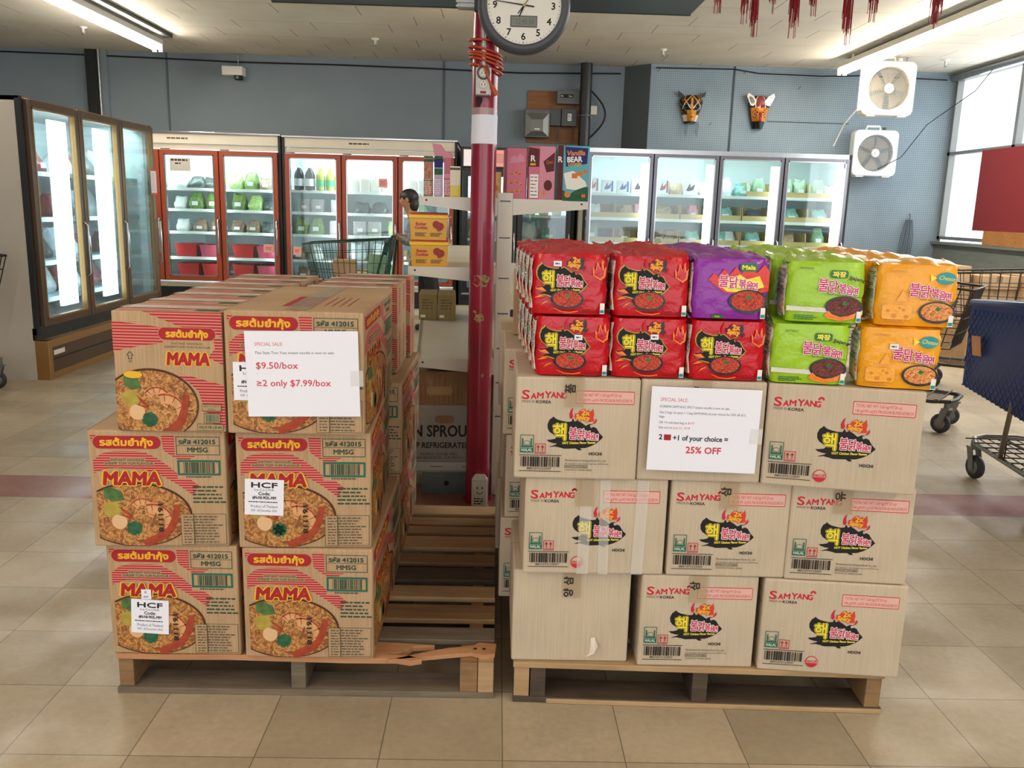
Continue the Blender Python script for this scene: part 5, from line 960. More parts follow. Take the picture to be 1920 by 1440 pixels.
row([(-3.93,'wb'),(-3.74,'gr'),(-3.53,'gr'),(-3.22,'gr'),(-3.02,'pg'),(-2.83,'dk')],1.21,UA,'second',YA,G1)
row([(-3.92,'wb'),(-3.70,'br'),(-3.50,'br'),(-3.24,'br'),(-3.05,'br'),(-2.86,'dk')],.94,UA,'third',YA,G1)
row([(-3.88,'rt'),(-3.58,'ro'),(-3.18,'rt'),(-2.88,'ro')],.63,UA,'fourth',YA,G1)
row([(-3.86,'rt'),(-3.56,'rt'),(-3.18,'rt'),(-2.88,'ro'),(-3.72,'dk',.34),(-3.40,'wb',.34)],.39,UA,'bottom',YA,G1)
G2='goods in the middle orange cooler'
row([(-2.47,'bd'),(-2.34,'bd'),(-2.21,'bl'),(-2.09,'bl'),(-1.98,'ba'),(-1.80,'mj'),(-1.66,'mj'),(-1.53,'mj'),(-1.40,'mp'),(-1.27,'mj'),(-1.09,'mj'),(-.96,'mj'),(-.82,'mj')],1.47,UB,'top',YA+.02,G2)
row([(-2.42,'cl'),(-2.25,'cl'),(-2.02,'cl'),(-1.72,'dk'),(-1.50,'dk'),(-1.28,'pk'),(-1.05,'gr')],1.21,UB,'second',YA+.02,G2)
row([(-2.46,'gr'),(-2.28,'gr'),(-2.03,'ct'),(-1.74,'ct'),(-1.56,'ct'),(-1.32,'pg'),(-1.05,'wb'),(-.84,'wb')],.94,UB,'third',YA+.02,G2)
row([(-2.5,'br'),(-2.30,'wb'),(-1.78,'fb'),(-1.50,'fb'),(-1.20,'br'),(-.95,'gr')],.63,UB,'fourth',YA+.02,G2)
row([(-2.45,'br'),(-1.7,'tn'),(-1.3,'gr')],.39,UB,'bottom',YA+.02,G2)
def tray_box(w,d,h,hf): # open carton with a low front
    mb=MB(); mb.b2(-w/2,0,0,w/2,d,.006,card_y); mb.b2(-w/2,0,0,w/2,.006,hf,card_y); mb.b2(-w/2,d-.006,0,w/2,d,h,card_y)
    for s in (-1,1):
        x=s*w/2; a,b=(x,x-s*.006); P=[(0,0),(d,0),(d,h),(.03,h),(0,hf)]; k=len(P); vs=[(a,q,z) for q,z in P]+[(b,q,z) for q,z in P]
        mb.add(vs,[list(range(k)),list(range(k,2*k))[::-1]]+[(i,(i+1)%k,k+(i+1)%k,k+i) for i in range(k)],card_y)
    return mb.mesh('open_carton')
TB=tray_box(.34,.40,.16,.062); G3='open cartons in the chrome cooler'; YC=10.09
for z,shelf,xs in ((1.25,'second',(1.15,1.48,1.90,2.25,2.62,2.97,3.40,3.74)),(.965,'third',(1.15,1.48,1.90,2.25,2.62,2.97,3.40,3.74)),(1.53,'top',(3.00,3.40,3.74))):
    for x in xs: put('open_carton',TB,'low-front open carton','carton',x,YC,z,UC,shelf,G3)
G4='packs in the chrome cooler'
row([(1.05,'rb'),(1.22,'bx'),(1.40,'bx'),(1.58,'kb'),(1.86,'rb'),(2.02,'tn'),(2.18,'kb'),(2.36,'wb'),(2.58,'fb'),(2.80,'tp'),(3.00,'gp',.05),(3.32,'gp',.05),(3.48,'gp',.05),(3.70,'gp',.05),(3.84,'wb',.05)],1.53,UC,'top',YC+.01,G4)
row([(1.08,'wb',.05),(1.48,'tn',.1),(1.62,'pk',.05),(1.90,'tn',.06),(2.25,'pk',.1),(2.62,'tp',.06),(2.97,'dk',.08),(3.40,'tp',.06),(3.74,'tp',.06)],1.257,UC,'second',YC,G4)
row([(1.06,'gp',.05),(1.20,'dk',.08),(1.45,'br',.06),(1.85,'br',.06),(2.02,'tn',.08),(2.25,'tp',.06),(2.56,'tp',.05),(2.70,'wb',.08),(2.97,'tp',.06),(3.38,'tn',.06),(3.74,'gp',.06)],.972,UC,'third',YC,G4)
G5='frozen bags in the brown freezer'
for i,(z,shelf) in enumerate(((1.50,'top'),(1.16,'second'),(.83,'third'),(.55,'bottom'))):
    for j in range(9):
        if (i+j)%5==4: continue
        y=6.43+j*.222; k=('fb','mt','fb','mt','pk','fb','mt','gr','fb')[(j+i*2)%9]
        me,desc={'fb':(bag(g_white,.22,.22,.22,j),'frosted white bag'),'mt':(bag(g_red,.20,.2,.17,j,paper),'frozen bag of red meat'),'pk':(bag(g_pink,.18,.18,.16,j,paper),'frozen pink pack'),'gr':(bag(g_dark,.2,.2,.16,j),'frozen bag of dark greens')}[k]
        put('frozen_bag',me,desc,'bag',-3.68,y,z,UF,shelf,G5,PI/2)
row([(-.32,'mj'),(-.14,'mj'),(.36,'mj'),(.52,'mj'),(.68,'mj')],1.25,UK,'top',10.68,'goods in the black cooler')
row([(-.30,'fb'),(-.05,'fb'),(.35,'fb'),(.60,'tp')],.95,UK,'second',10.68,'goods in the black cooler')
finish_labels()
# papers stuck on cooler glass
def note(label,loc,w,h,rz,m,fn,rim=None):
    mb=MB(); mb.b2(-w/2,-.001,0,w/2,0,h,m); f=Ink(mb,(-w/2,-.001,0),(1,0,0),(0,0,1),w,h); fn(f,w,h); tag(mb.build('paper_note',None,loc,(0,0,rz)),label,'note')
n_pink=I('note_pink','e8a9a0')
note('handwritten cardboard note stuck on the left orange cooler door',(-3.82,10.522,1.655),.24,.15,0,card_white,lambda f,w,h:(f.greek(w*.05,h*.75,w*.95,h*.92,1,ik_dark,3,.8),f.greek(w*.25,h*.5,w*.6,h*.66,1,ik_dark,5,.7)))
note('pink paper note on the milk jug door of the middle cooler',(-1.42,10.53,1.53),.10,.10,0,n_pink,lambda f,w,h:f.greek(w*.1,h*.2,w*.9,h*.8,4,p_red2,3,.4))
note('small pink note low on the drinks door of the middle cooler',(-2.46,10.53,.70),.10,.10,0,n_pink,lambda f,w,h:f.greek(w*.2,h*.3,w*.8,h*.7,2,p_red2,3,.5))
note('pink note low on the second door of the left cooler',(-2.80,10.522,.72),.13,.10,0,n_pink,lambda f,w,h:f.greek(w*.2,h*.3,w*.8,h*.7,2,p_red2,3,.5))
note('red-edged notice on the last freezer door',(-3.3,8.36,1.36),.13,.24,PI/2,paper,lambda f,w,h:(f.rect(0,0,w,h*.08,p_red2),f.rect(0,h*.92,w,h,p_red2),f.greek(w*.12,h*.15,w*.88,h*.85,10,n_pink,3,.4)))
# ---------------------------------------------------------------- things fixed to the back walls and ceiling
t=thing('security_camera','small off-white security camera box on the grey back wall','camera',(-3.44,11.60,2.86)); mb=MB(); mb.b2(-.13,-.16,.02,.13,0,.13,ivory,.008); mb.build('housing',t)
mb=MB(); mb.b2(.02,-.15,-.03,.11,-.06,.02,ik_black,.006); mb.cyl((.065,-.155,-.005),(.065,-.15,-.005),.018,blk,16); mb.build('lens',t); mb=MB(); mb.cyl((.05,-.05,.13),(.05,-.05,.29),.006,steel); mb.build('conduit',t)
mb=MB(); mb.tube([(-5.13,11.49,3.15),(-5.13,11.49,2.2)],.015,steel,8); tag(mb.build('conduit_pipe'),'thin bright conduit beside the black pilaster on the back wall','pipe')
mb=MB(); mb.tube([(-7,11.56,3.10),(-5.6,11.56,3.09),(-4.2,11.56,3.07),(-3.4,11.56,3.055),(-2.2,11.56,3.06),(-1,11.56,3.05),(.2,11.56,3.03),(1.5,11.56,3.06)],.010,ik_black,6); tag(mb.build('wall_cable'),'thin black cable running along the top of the back wall','cable')
mb=MB(); mb.tube([(1.9,11.27,3.10),(2.9,11.27,3.11),(3.2,11.27,3.07),(4.0,11.27,3.06),(4.5,11.27,3.08),(5.6,11.27,3.06)],.008,ik_black,6); tag(mb.build('wall_cable'),'black cable sagging along the top of the pegboard wall','cable')
mb=MB(); mb.tube([(5.66,10.35,3.06),(5.62,10.6,2.85),(5.35,11.15,2.50),(4.98,10.96,2.08),(4.70,10.96,1.93)],.005,ik_black,6); tag(mb.build('electric_wire'),'thin dark cord running diagonally from the window down to the lower fan','cord')
# electrical board
mb=MB(); mb.b2(0,-.02,0,.685,0,.65,wood_mat('plywood','6e3f1e','9a6434',.6)); tag(mb.build('plywood_board',None,(.314,11.6,2.172)),'plywood backing board behind the electrical boxes','board')
ebox=mat('grey_box_enamel','5b5e5c',.45,.2); ebox2=mat('dark_grey_box_enamel','484c4e',.45,.2)
t=thing('breaker_panel','grey breaker panel with a raised square door, lower left of the plywood','electrical box',(.44,11.58,2.23)); mb=MB(); mb.b2(-.16,-.13,0,.16,0,.35,ebox,.006); mb.build('housing',t)
mb=MB(); q=[(-.145,.015),(.145,.015),(.145,.30),(-.145,.30)]; p=[(-.075,.075),(.075,.075),(.075,.22),(-.075,.22)]; mb.add([(x,-.131,z) for x,z in q]+[(x,-.155,z) for x,z in p],[(0,1,5,4),(1,2,6,5),(2,3,7,6),(3,0,4,7),(4,5,6,7)],mat('panel_door','6f716c',.35,.4)); f=Ink(mb,(-.075,-.156,.075),(1,0,0),(0,0,1),.15,.145); f.rect(.04,.02,.11,.035,ik_white); mb.build('door',t)
for lab,x,z,w,h,d,m,fn in (('grey meter box with a black label at the top right of the plywood',.83,2.655,.29,.165,.12,ebox,lambda f,w,h:(f.rect(w*.15,h*.45,w*.72,h*.72,ik_black),f.up(),f.text('TB',w*.22,h*.52,h*.12,ik_white),f.text('Dsk',w*.60,h*.52,h*.12,ik_white))),('plain dark grey switch box in the middle of the electrical boxes',.676,2.385,.14,.21,.10,ebox2,lambda f,w,h:None),('dark grey switch box with a white tag beside the black pipe',.85,2.382,.195,.215,.12,ebox2,lambda f,w,h:(f.rect(w*.40,h*.3,w*.65,h*.72,ik_white),f.up(),f.greek(w*.43,h*.34,w*.62,h*.68,4,ik_grey,3,.5)))):
    t=thing('switch_box',lab,'electrical box',(x,11.58,z)); mb=MB(); mb.b2(-w/2,-d,0,w/2,0,h,m,.004); fn(Ink(mb,(-w/2,-d,0),(1,0,0),(0,0,1),w,h),w,h); mb.build('housing',t)
    mb=MB(); mb.cyl((w*.3,-d*.5,-.20),(w*.3,-d*.5,0),.010,ebox2); mb.build('conduit',t)
mb=MB(); mb.cyl((0,0,0),(0,0,3.15),.075,black_paint,20); mb.tube([(.08*math.cos(a*.4),.08*math.sin(a*.4),2.50+.001*a) for a in range(17)],.006,steel,6); tag(mb.build('black_pipe',None,(1.045,11.42,0)),'thick black pipe running up the wall beside the electrical boxes','pipe')
mb=MB(); mb.b2(0,-.03,0,.11,0,.11,ivory,.004); tag(mb.build('wall_plate',None,(1.105,11.6,2.545)),'small white plate on the wall right of the black pipe','plate')
P=[(1.0,11.5,2.85)]+[(1.12+.20*math.sin(PI*i/14),11.52,2.84-.60*i/14) for i in range(15)]; mb=MB(); mb.tube(P,.012,ik_black,6); tag(mb.build('power_cable'),'black cable looping beside the thick black pipe','cable')
# sprinkler heads
for x,y,l in ((-1.46,10.2,'small white sprinkler head on the ceiling left of the clock'),(1.8,10.29,'small white sprinkler head on the ceiling right of the clock'),(-4.64,10.06,'small white sprinkler head by the left strip light'),(5.12,10.39,'sprinkler head on the ceiling near the window')):
    t=thing('sprinkler',l,'sprinkler',(x,y,3.15)); mb=MB(); mb.lathe([(0,0),(.045,0),(.04,-.015),(.015,-.02),(.012,-.06),(.0,-.06)],ivory,16); mb.build('body',t); mb=MB(); mb.lathe([(0,-.075),(.022,-.075),(.022,-.08),(0,-.08)],steel,12); mb.tube([(.018,0,-.02),(.022,0,-.05),(.01,0,-.075)],.003,steel,6); mb.tube([(-.018,0,-.02),(-.022,0,-.05),(-.01,0,-.075)],.003,steel,6); mb.build('deflector',t)
# box fans
fan_w=mat('fan_white','e6dfcf',.4); grill=mat('fan_grille','a79c86',.45); blade_m=mat('fan_blade','b9b3a8',.4,alpha=.9); fan_w2=mat('fan_cool_white','e2e4e6',.4); grill2=mat('fan_grille_cool','a4a7a9',.45)
def rsq(s,r,n=10):
    P=[]
    for i in range(64):
        a=2*PI*i/64; c,z=abs(math.cos(a)),abs(math.sin(a)); k=s/max(c,z)
        lo,hi=s*.9,s*1.5
        for _ in range(30):
            q=(lo+hi)/2; x,y=q*c,q*z; ins=(max(x,y)<=s) and not (x>s-r and y>s-r and math.hypot(x-s+r,y-s+r)>r); lo,hi=(q,hi) if ins else (lo,q)
        P.append((lo*math.cos(a),lo*math.sin(a)))
    return P
def box_fan(label,loc,rz,S,fw,gm,bladerot):
    t=thing('box_fan',label,'fan',loc,rz); s=S/2; R=s*.80; d=.13; mb=MB(); O=rsq(s,s*.22); n=len(O); Iv=[]
    for x,z in O:
        a=math.atan2(z,x); Iv.append((R*math.cos(a),R*math.sin(a)))
    O2=[(x*.97,z*.97) for x,z in O]
    vs=[(x,.012,z) for x,z in O]+[(x,0,z) for x,z in O2]+[(x,0,z) for x,z in Iv]+[(x*.97,.02,z*.97) for x,z in Iv]+[(x*.97,d,z*.97) for x,z in Iv]+[(x,d,z) for x,z in O]; k=n
    fs=[]
    for a in range(5):
        for i in range(n): fs.append((a*k+i,a*k+(i+1)%n,(a+1)*k+(i+1)%n,(a+1)*k+i))
    fs+=[(5*k+i,5*k+(i+1)%n,(i+1)%n,i) for i in range(n)]
    mb.add(vs,fs,fw); mb.build('housing',t)
    mb=MB()
    for i in range(15):
        r=R*(.26+.73*i/14); mb.tube([(r*math.cos(2*PI*j/36),.012,r*math.sin(2*PI*j/36)) for j in range(36)],.0022,gm,4,closed=True)
    for j in range(8): a=2*PI*j/8+.2; mb.cyl((R*.25*math.cos(a),.014,R*.25*math.sin(a)),(R*math.cos(a),.014,R*math.sin(a)),.003,gm,4)
    mb.build('front_grille',t)
    mb=MB()
    for i in range(8):
        r=R*(.3+.68*i/7); mb.tube([(r*math.cos(2*PI*j/30),d-.008,r*math.sin(2*PI*j/30)) for j in range(30)],.003,gm,4,closed=True)
    mb.build('rear_grille',t)
    mb=MB(); mb.lathe([(0,.012),(R*.22,.008),(R*.24,0),(0,0)],fw,28,Matrix.Translation((0,.008,0))@RX); f=Ink(mb,(-.04,-.0055,-.012),(1,0,0),(0,0,1),.08,.024); f.greek(.02,.009,.06,.016,1,ik_grey,2,.9); mb.build('hub_cap',t)
    for j in range(5):
        a=bladerot+2*PI*j/5; mb=MB()
        def bl(u,v): r=R*(.2+.70*v); b=a+(u-.5)*(.75+.25*v); return (r*math.cos(b),.055+.035*(u-.5),r*math.sin(b))
        mb.grid(bl,6,5,blade_m); mb.build('blade',t)
    mb=MB(); mb.tube([(-s*.45,.05,s),(-s*.42,.05,s+.045),(s*.15,.05,s+.045),(s*.18,.05,s)],.014,fw,8); mb.build('handle',t)
    mb=MB(); mb.cyl((s*.38,.05,s),(s*.38,.05,s+.035),.025,fw if fw is fan_w else char,12); mb.build('speed_knob',t)
    for x in (-s*.6,s*.6): mb=MB(); mb.b2(x-.05,.01,-s-.012,x+.05,d-.01,-s+.004,fw,.003); mb.build('foot',t)
    return t
box_fan('cream box fan hanging near the ceiling, upper of the two',(4.43,10.25,2.795),0,.60,fan_w,grill,.3)
box_fan('grey-white box fan mounted lower, partly behind the chrome cooler',(4.67,11.0,2.125),0,.56,fan_w2,grill2,.9)
mb=MB(); mb.tube([(4.16,10.3,3.15),(4.14,10.32,2.6),(4.2,10.9,2.45),(4.15,11.05,2.2)],.008,ivory,6); tag(mb.build('white_cord'),'white power cord hanging down behind the two box fans','cord')
for s in (-.15,.2): 
    mb=MB(); mb.cyl((4.43+s,10.32,3.10),(4.43+s,10.32,3.15),.008,steel,6); tag(mb.build('fan_hanger'),'steel hanger holding the upper fan to the ceiling, %s side'%('cord' if s<0 else 'window'),'hanger')
# carved animal masks
mk={k:mat('mask_'+k,c,.25,coat=.4) for k,c in dict(black='1a1512',yellow='cf8a1f',white='ded5c5',red='7d2420',orange='d27a22',brown='4a2a18').items()}
def mask(name,label,loc,w,h,paint,ears):
    t=thing(name,label,'mask',loc); NU,NV=36,44
    def wd(v): return w/2*(1.0 if v<.28 else 1-.52*((v-.28)/.72)**1.1)*(math.sin(PI*min(.5,.16+v*1.7)))
    def pt(u,v):
        a=(u-.5)*PI; x=wd(v)*math.sin(a); snout=.055*math.exp(-((u-.5)/.16)**2)*max(0,min(1,(v-.42)/.25)); brow=.02*math.exp(-((v-.36)/.06)**2)*abs(math.sin(2*a))
        eye=-.018*math.exp(-(((abs(u-.5)-.17)/.07)**2+((v-.42)/.05)**2))
        return (x,-.095*math.cos(a)**.7*(.55+.45*math.sin(PI*min(1,v*.8+.2)))-snout-brow-eye,h*(1-v)-h/2)
    mb=MB(); vs=[pt(i/NU,j/NV) for j in range(NV+1) for i in range(NU+1)]
    for j in range(NV):
        for i in range(NU): mb.add([vs[j*(NU+1)+i],vs[(j+1)*(NU+1)+i],vs[(j+1)*(NU+1)+i+1],vs[j*(NU+1)+i+1]],[(0,1,2,3)],paint((i+.5)/NU,(j+.5)/NV),True)
    mb.build('face',t)
    for s in (-1,1):
        mb=MB(); ears(mb,s,w,h); mb.build('ear',t)
    return t
def paint1(u,v):
    x=abs(u-.5)
    if v>.93: return mk['black']
    if v>.70: return mk['white'] if x>.19 else (mk['red'] if .78<v<.82 and x<.06 else mk['yellow'])
    if x<.03 and v>.1: return mk['yellow']
    if abs(x-(.30-.55*v))<.018 or abs(x-(.62*v+.02))<.015 and v<.5: return mk['white'] if v>.25 else mk['yellow']
    if abs(math.sin(14*(x+.9*v)))<.14 and x>.25: return mk['yellow']
    if v>.55 and x<.16: return mk['yellow']
    return mk['black'] if x<.4 else mk['brown']
def paint2(u,v):
    x=abs(u-.5)
    if v>.78: return mk['black']
    if v<.36: return mk['red'] if x<.13 else (mk['white'] if x<.17 else mk['black'])
    if x<.05: return mk['red'] if v>.5 else mk['orange']
    for cx,cv in ((.16,.44),(.20,.54),(.14,.58),(.24,.48),(.18,.66),(.24,.64),(.11,.50)):
        if ((x-cx)/.028)**2+((v-cv)/.026)**2<1: return mk['black']
    if x>.36: return mk['black']
    return mk['orange']
def ear1(mb,s,w,h): mb.prism([(0,0),(.085*s,.02),(.10*s,.085),(.03*s,.04)][::s],.03,Matrix.Translation((s*w*.26,-.02,h*.40))@RX,mk['black'])
def ear2(mb,s,w,h):
    P=[(-.03*s,-.06),(.03*s,-.05),(.085*s,.06),(.07*s,.10),(.0,.06),(-.04*s,.0)]; mb.prism(P[::s],.03,Matrix.Translation((s*w*.34,-.055,h*.33))@RX,mk['white']); Q=[(x*.6,z*.6) for x,z in P]; mb.prism(Q[::s],.003,Matrix.Translation((s*w*.36,-.086,h*.33))@RX,mk['black'])
mask('animal_mask','black and yellow striped carved animal mask with white cheeks on the pegboard',(2.37,11.29,2.61),.30,.34,paint1,ear1)
mask('animal_mask','orange spotted carved animal mask with white ears and black muzzle',(3.235,11.29,2.595),.27,.40,paint2,ear2)
mb=MB()
for x in (-.07,.07):
    for k in range(4): mb.tube([(x+.01*k,0,0),(x+.012*k+.004,-.01,-.06),(x+.006*k,-.005,-.13-.02*k)],.002,ik_dark,4)
tag(mb.build('mask_cords',None,(2.37,11.25,2.46)),'dark cords dangling under the striped mask','cord')
for x,z in ((2.62,2.43),(1.93,3.06),(3.02,3.07),(3.72,2.90)): 
    mb=MB(); mb.tube([(0,0,0),(0,-.03,0),(.02,-.05,.03)],.003,ik_dark,6); tag(mb.build('peg_hook',None,(x,11.298,z)),{2.62:'peg hook beside the striped mask',1.93:'peg hook at the upper left corner of the pegboard',3.02:'peg hook above the spotted mask',3.72:'peg hook between the spotted mask and the fans'}[x],'hook')
# red lantern tassels hanging into view from above
tas=mat('tassel_red','8c1420',.6); tas2=mat('tassel_bright','b01c2a',.55)
def tassel(x,y,z,L,w,seed,label):
    R=random.Random(seed); t=thing('tassel',label,'tassel',(x,y,z),0,'red tassels hanging from the ceiling'); mb=MB()
    for i in range(46):
        a=R.uniform(0,2*PI); r=w/2*math.sqrt(R.random()); l=L*R.uniform(.72,1) if R.random()<.9 else L*1.12; x1,y1=r*math.cos(a),r*math.sin(a)
        mb.tube([(x1*.4,y1*.4,L),(x1*.9,y1*.9,L*.7),(x1+R.uniform(-.003,.003),y1,L-l)],.0016,tas if i%3 else tas2,3,False)
    mb.build('strands',t); mb=MB(); mb.ball((0,0,L+.012),(w*.32,w*.32,.018),tas2,10,6); mb.build('knot',t); mb=MB(); mb.cyl((0,0,L+.02),(0,0,3.15-z),.002,tas,5); mb.build('cord',t)
for i,(x,y,z,L,w) in enumerate(((1.075,4.2,2.235,.30,.034),(1.135,4.25,2.19,.30,.046),(1.192,4.15,2.272,.30,.04),(1.305,4.2,2.185,.34,.048),(1.425,4.3,2.298,.3,.036),(1.535,4.15,2.152,.36,.05),(1.69,4.25,2.27,.3,.045),(1.968,4.2,2.215,.36,.055),(.97,4.3,2.297,.3,.036))):
    tassel(x,y,z,L,w,i,'red thread tassel near the ceiling, %s from the clock'%('nearest' if i==8 else ORD[i+1]))
# right-hand side: red panel and plank in the window, cartons stacked below it
mb=MB(); mb.b2(0,0,0,.03,2.4,.93,mat('dark_red_board','7c1f24',.6)); tag(mb.build('red_panel',None,(5.66,7.95,1.215)),'plain dark red board standing in front of the window','board')
mb=MB(); mb.b2(0,0,0,.04,2.1,.165,wood_mat('plank_wood','8a5a2c','bb8248')); tag(mb.build('wood_plank',None,(5.65,7.98,1.052)),'bare wooden plank on the sill beneath the red board','plank')
def plain_carton(x,y,z,w,d,h,label,rz=0,m=None):
    t=thing('cardboard_carton',label,'carton',(x,y,z),rz,'plain cardboard cartons under the window'); mb=MB(); mb.b2(-w/2,-d/2,0,w/2,d/2,h,m or card_tan,.004); mb.build('carton_body',t); mb=MB(); mb.b2(-.03,-d/2-.001,h-.06,.03,-d/2,h,tape); mb.b2(-.03,-d/2,h,.03,d/2,h+.001,tape); mb.build('packing_tape',t)
for a in ((4.70,8.9,0,.95,.5,.40,'large carton on the floor at the left end of the window stack'),(4.52,8.75,.401,.40,.5,.30,'carton standing on the large left one'),(4.50,8.72,.702,.38,.45,.185,'flat tan carton on top of the left pile'),(4.925,8.65,.401,.40,.45,.27,'carton behind the wire carts on the large left one'),(5.42,8.6,0,.46,.5,.42,'carton on the floor close to the window wall'),(5.36,8.55,.421,.44,.45,.24,'middle carton of the pile close to the window wall'),(5.36,8.52,.662,.42,.42,.15,'top carton of the pile close to the window wall'),(4.925,8.6,.672,.40,.42,.13,'flat carton on the middle pile with a darker top'),(4.03,8.8,0,.30,.4,.86,'tall narrow carton just right of the chrome cooler'),(4.55,7.9,0,.6,.4,.42,'brown carton on the floor nearest the carts',.1),(5.25,7.6,0,.55,.45,.40,'low carton near the blue cart side of the window')): plain_carton(*a)
t=thing('canister','off-white plastic canister standing on a carton by the window','canister',(5.38,8.45,.814)); mb=MB(); mb.lathe([(0,0),(.07,0),(.075,.02),(.075,.16),(.05,.2),(0,.2)],ivory,20); mb.build('body',t); mb=MB(); mb.lathe([(.042,.2),(.042,.225),(0,.225)],card_white,16); mb.build('cap',t)
mb=MB(); 
for k in range(9): mb.tube([(-.02+.01*k,-.03,.30),(-.07+.018*k,-.05-.01*(k%3),.12),(-.09+.022*k,-.03,-.14)],.004,mat('dull_wire','4a5257',.5,.4),5)
mb.tube([(.02,-.02,.38),(.03,-.03,.34),(.02,-.03,.30),(0,-.03,.28)],.006,MATS['dull_wire'],6); tag(mb.build('wire_whisk_bundle',None,(5.30,11.29,1.02)),'bundle of grey wire hangers on the pegboard near the window sill','hangers')

# ---------------------------------------------------------------- shopping carts
rubber=mat('caster_rubber','2b2a29',.6); hubg=mat('caster_grey','6d6a66',.5)
def caster(t,x,y,m,swivel):
    c=MB(); c.cyl((0,0,.16),(0,0,.20),.018,m,10); 
    for s in (-1,1): c.add([(-.02,s*.022,.165),(.025,s*.022,.165),(.02-.03,s*.024,.055),(-.045,s*.024,.055)],[(0,1,2,3)],m); c.add([(-.02,s*.026,.165),(.025,s*.026,.165),(.02-.03,s*.028,.055),(-.045,s*.028,.055)],[(3,2,1,0)],m)
    c.b2(-.025,-.026,.155,.03,.026,.167,m,.003); f=c.build('caster_fork',t,(x,y,0),(0,0,swivel)); w=MB(); w.lathe([(.0,-.014),(.03,-.016),(.048,-.016),(.060,-.012),(.063,0),(.060,.012),(.048,.016),(.03,.016),(0,.014)],rubber,22,Matrix.Translation((-.027,0,.063))@RX); w.lathe([(0,-.0175),(.036,-.0175),(.036,.0175),(0,.0175)],hubg,18,Matrix.Translation((-.027,0,.063))@RX); w.build('wheel',f)
def cart(label,loc,rz,wm,hm,solid=None,nw=13,group=None):
    t=thing('shopping_cart',label,'shopping cart',loc,rz,group); L0,L1=-.42,.46
    def T(a): return (L0+(L1-L0)*a,.27-.045*a,.985-.065*a)        # top rim  (x, half width, z)
    def B(a): return (L0+.07+(L1-L0-(.05 if solid else .16))*a,.215-(.01 if solid else .035)*a,(.42+.06*a) if solid else .50+.045*a)
    mb=MB(); r=.0040
    rim=[(T(a)[0],s*T(a)[1],T(a)[2]) for s,aa in ((1,(0,.5,1)),(-1,(1,.5,0))) for a in aa]
    if solid:
        for s in (1,-1):
            q=[(T(0)[0],s*T(0)[1],T(0)[2]),(T(1)[0],s*T(1)[1],T(1)[2]),(B(1)[0],s*B(1)[1],B(1)[2]),(B(0)[0],s*B(0)[1],B(0)[2])]; V=[Vector(v) for v in q]
            n=(V[1]-V[0]).cross(V[3]-V[0]).normalized()*(.006)
            mb.add([v+n for v in V]+[v-n for v in V],[(0,1,2,3),(7,6,5,4)]+[(i,i+4,(i+1)%4+4,(i+1)%4) for i in range(4)],solid)
            P=lambda u,v:(V[0]*(1-u)+V[1]*u)*(1-v)+(V[3]*(1-u)+V[2]*u)*v
            for sg in (1,-1):
                for k in range(-9,19):
                    pts=[]
                    for i in range(13):
                        v=i/12; u=(k+sg*v*9)/18 if sg>0 else (k+9-v*9)/18
                        if 0<=u<=1 and .06<v: pts.append(P(u,v)+n*1.1*s*(1 if s>0 else 1)); 
                    if len(pts)>1: mb.tube(pts,.0045,solid,4,False); mb.tube([p-2.2*n*s for p in pts],.0045,solid,4,False)
        for a in (0,1): mb.add([(T(a)[0],T(a)[1],T(a)[2]),(T(a)[0],-T(a)[1],T(a)[2]),(B(a)[0],-B(a)[1],B(a)[2]),(B(a)[0],B(a)[1],B(a)[2])],[(0,1,2,3)],solid)
        mb.add([(B(0)[0],B(0)[1],B(0)[2]),(B(1)[0],B(1)[1],B(1)[2]),(B(1)[0],-B(1)[1],B(1)[2]),(B(0)[0],-B(0)[1],B(0)[2])],[(0,1,2,3)],solid)
        mb.tube(rim,.017,solid,8,closed=True)
    else:
        mb.tube(rim,.008,wm,6,closed=True)
        lv=lambda a,v:[T(a)[i]*(1-v)+B(a)[i]*v for i in range(3)]
        for v in (.25,.5,.75,1.0): mb.tube([(lv(a,v)[0],s*lv(a,v)[1],lv(a,v)[2]) for s,aa in ((1,(0,1)),(-1,(1,0))) for a in aa],r,wm,4,closed=True)
        for i in range(nw+1):
            a=i/nw; 
            for s in (1,-1): mb.cyl((T(a)[0],s*T(a)[1],T(a)[2]),(B(a)[0],s*B(a)[1],B(a)[2]),r,wm,4)
            mb.cyl((B(a)[0],B(a)[1],B(a)[2]),(B(a)[0],-B(a)[1],B(a)[2]),r,wm,4)
        for i in range(1,8):
            y=-1+2*i/8
            for a in (0,1): mb.cyl((T(a)[0],y*T(a)[1],T(a)[2]),(B(a)[0],y*B(a)[1],B(a)[2]),r,wm,4)
    mb.build('basket',t)
    mb=MB()
    for s in (1,-1):
        mb.tube([(L0-.02,s*.25,1.0),(L0+.02,s*.24,.60),(L0+.06,s*.235,.24),(L0+.12,s*.23,.205),(.30,s*.19,.205),(.40,s*.15,.21)],.013,hm,8)
        mb.tube([(.02,s*.21,.205),(.00,s*.22,.24),(-.03,s*.215,.50)],.012,hm,8)
    mb.tube([(.40,.15,.21),(.43,.08,.215),(.43,-.08,.215),(.40,-.15,.21)],.013,hm,8); mb.build('frame',t)
    mb=MB()
    for i in range(7): y=-.18+.06*i; mb.cyl((L0+.12,y,.215),(.36,y*.8,.215),.003,wm,4)
    for i in range(8): x=L0+.14+.09*i; mb.cyl((x,-.22,.22),(x,.22,.22),.004,wm,4)
    for s in (-1,1): mb.tube([(-.2,s*.2,.22),(-.2,s*.2,.30),(.0,s*.2,.30),(.0,s*.2,.22)],.004,wm,5)
    mb.build('lower_rack',t)
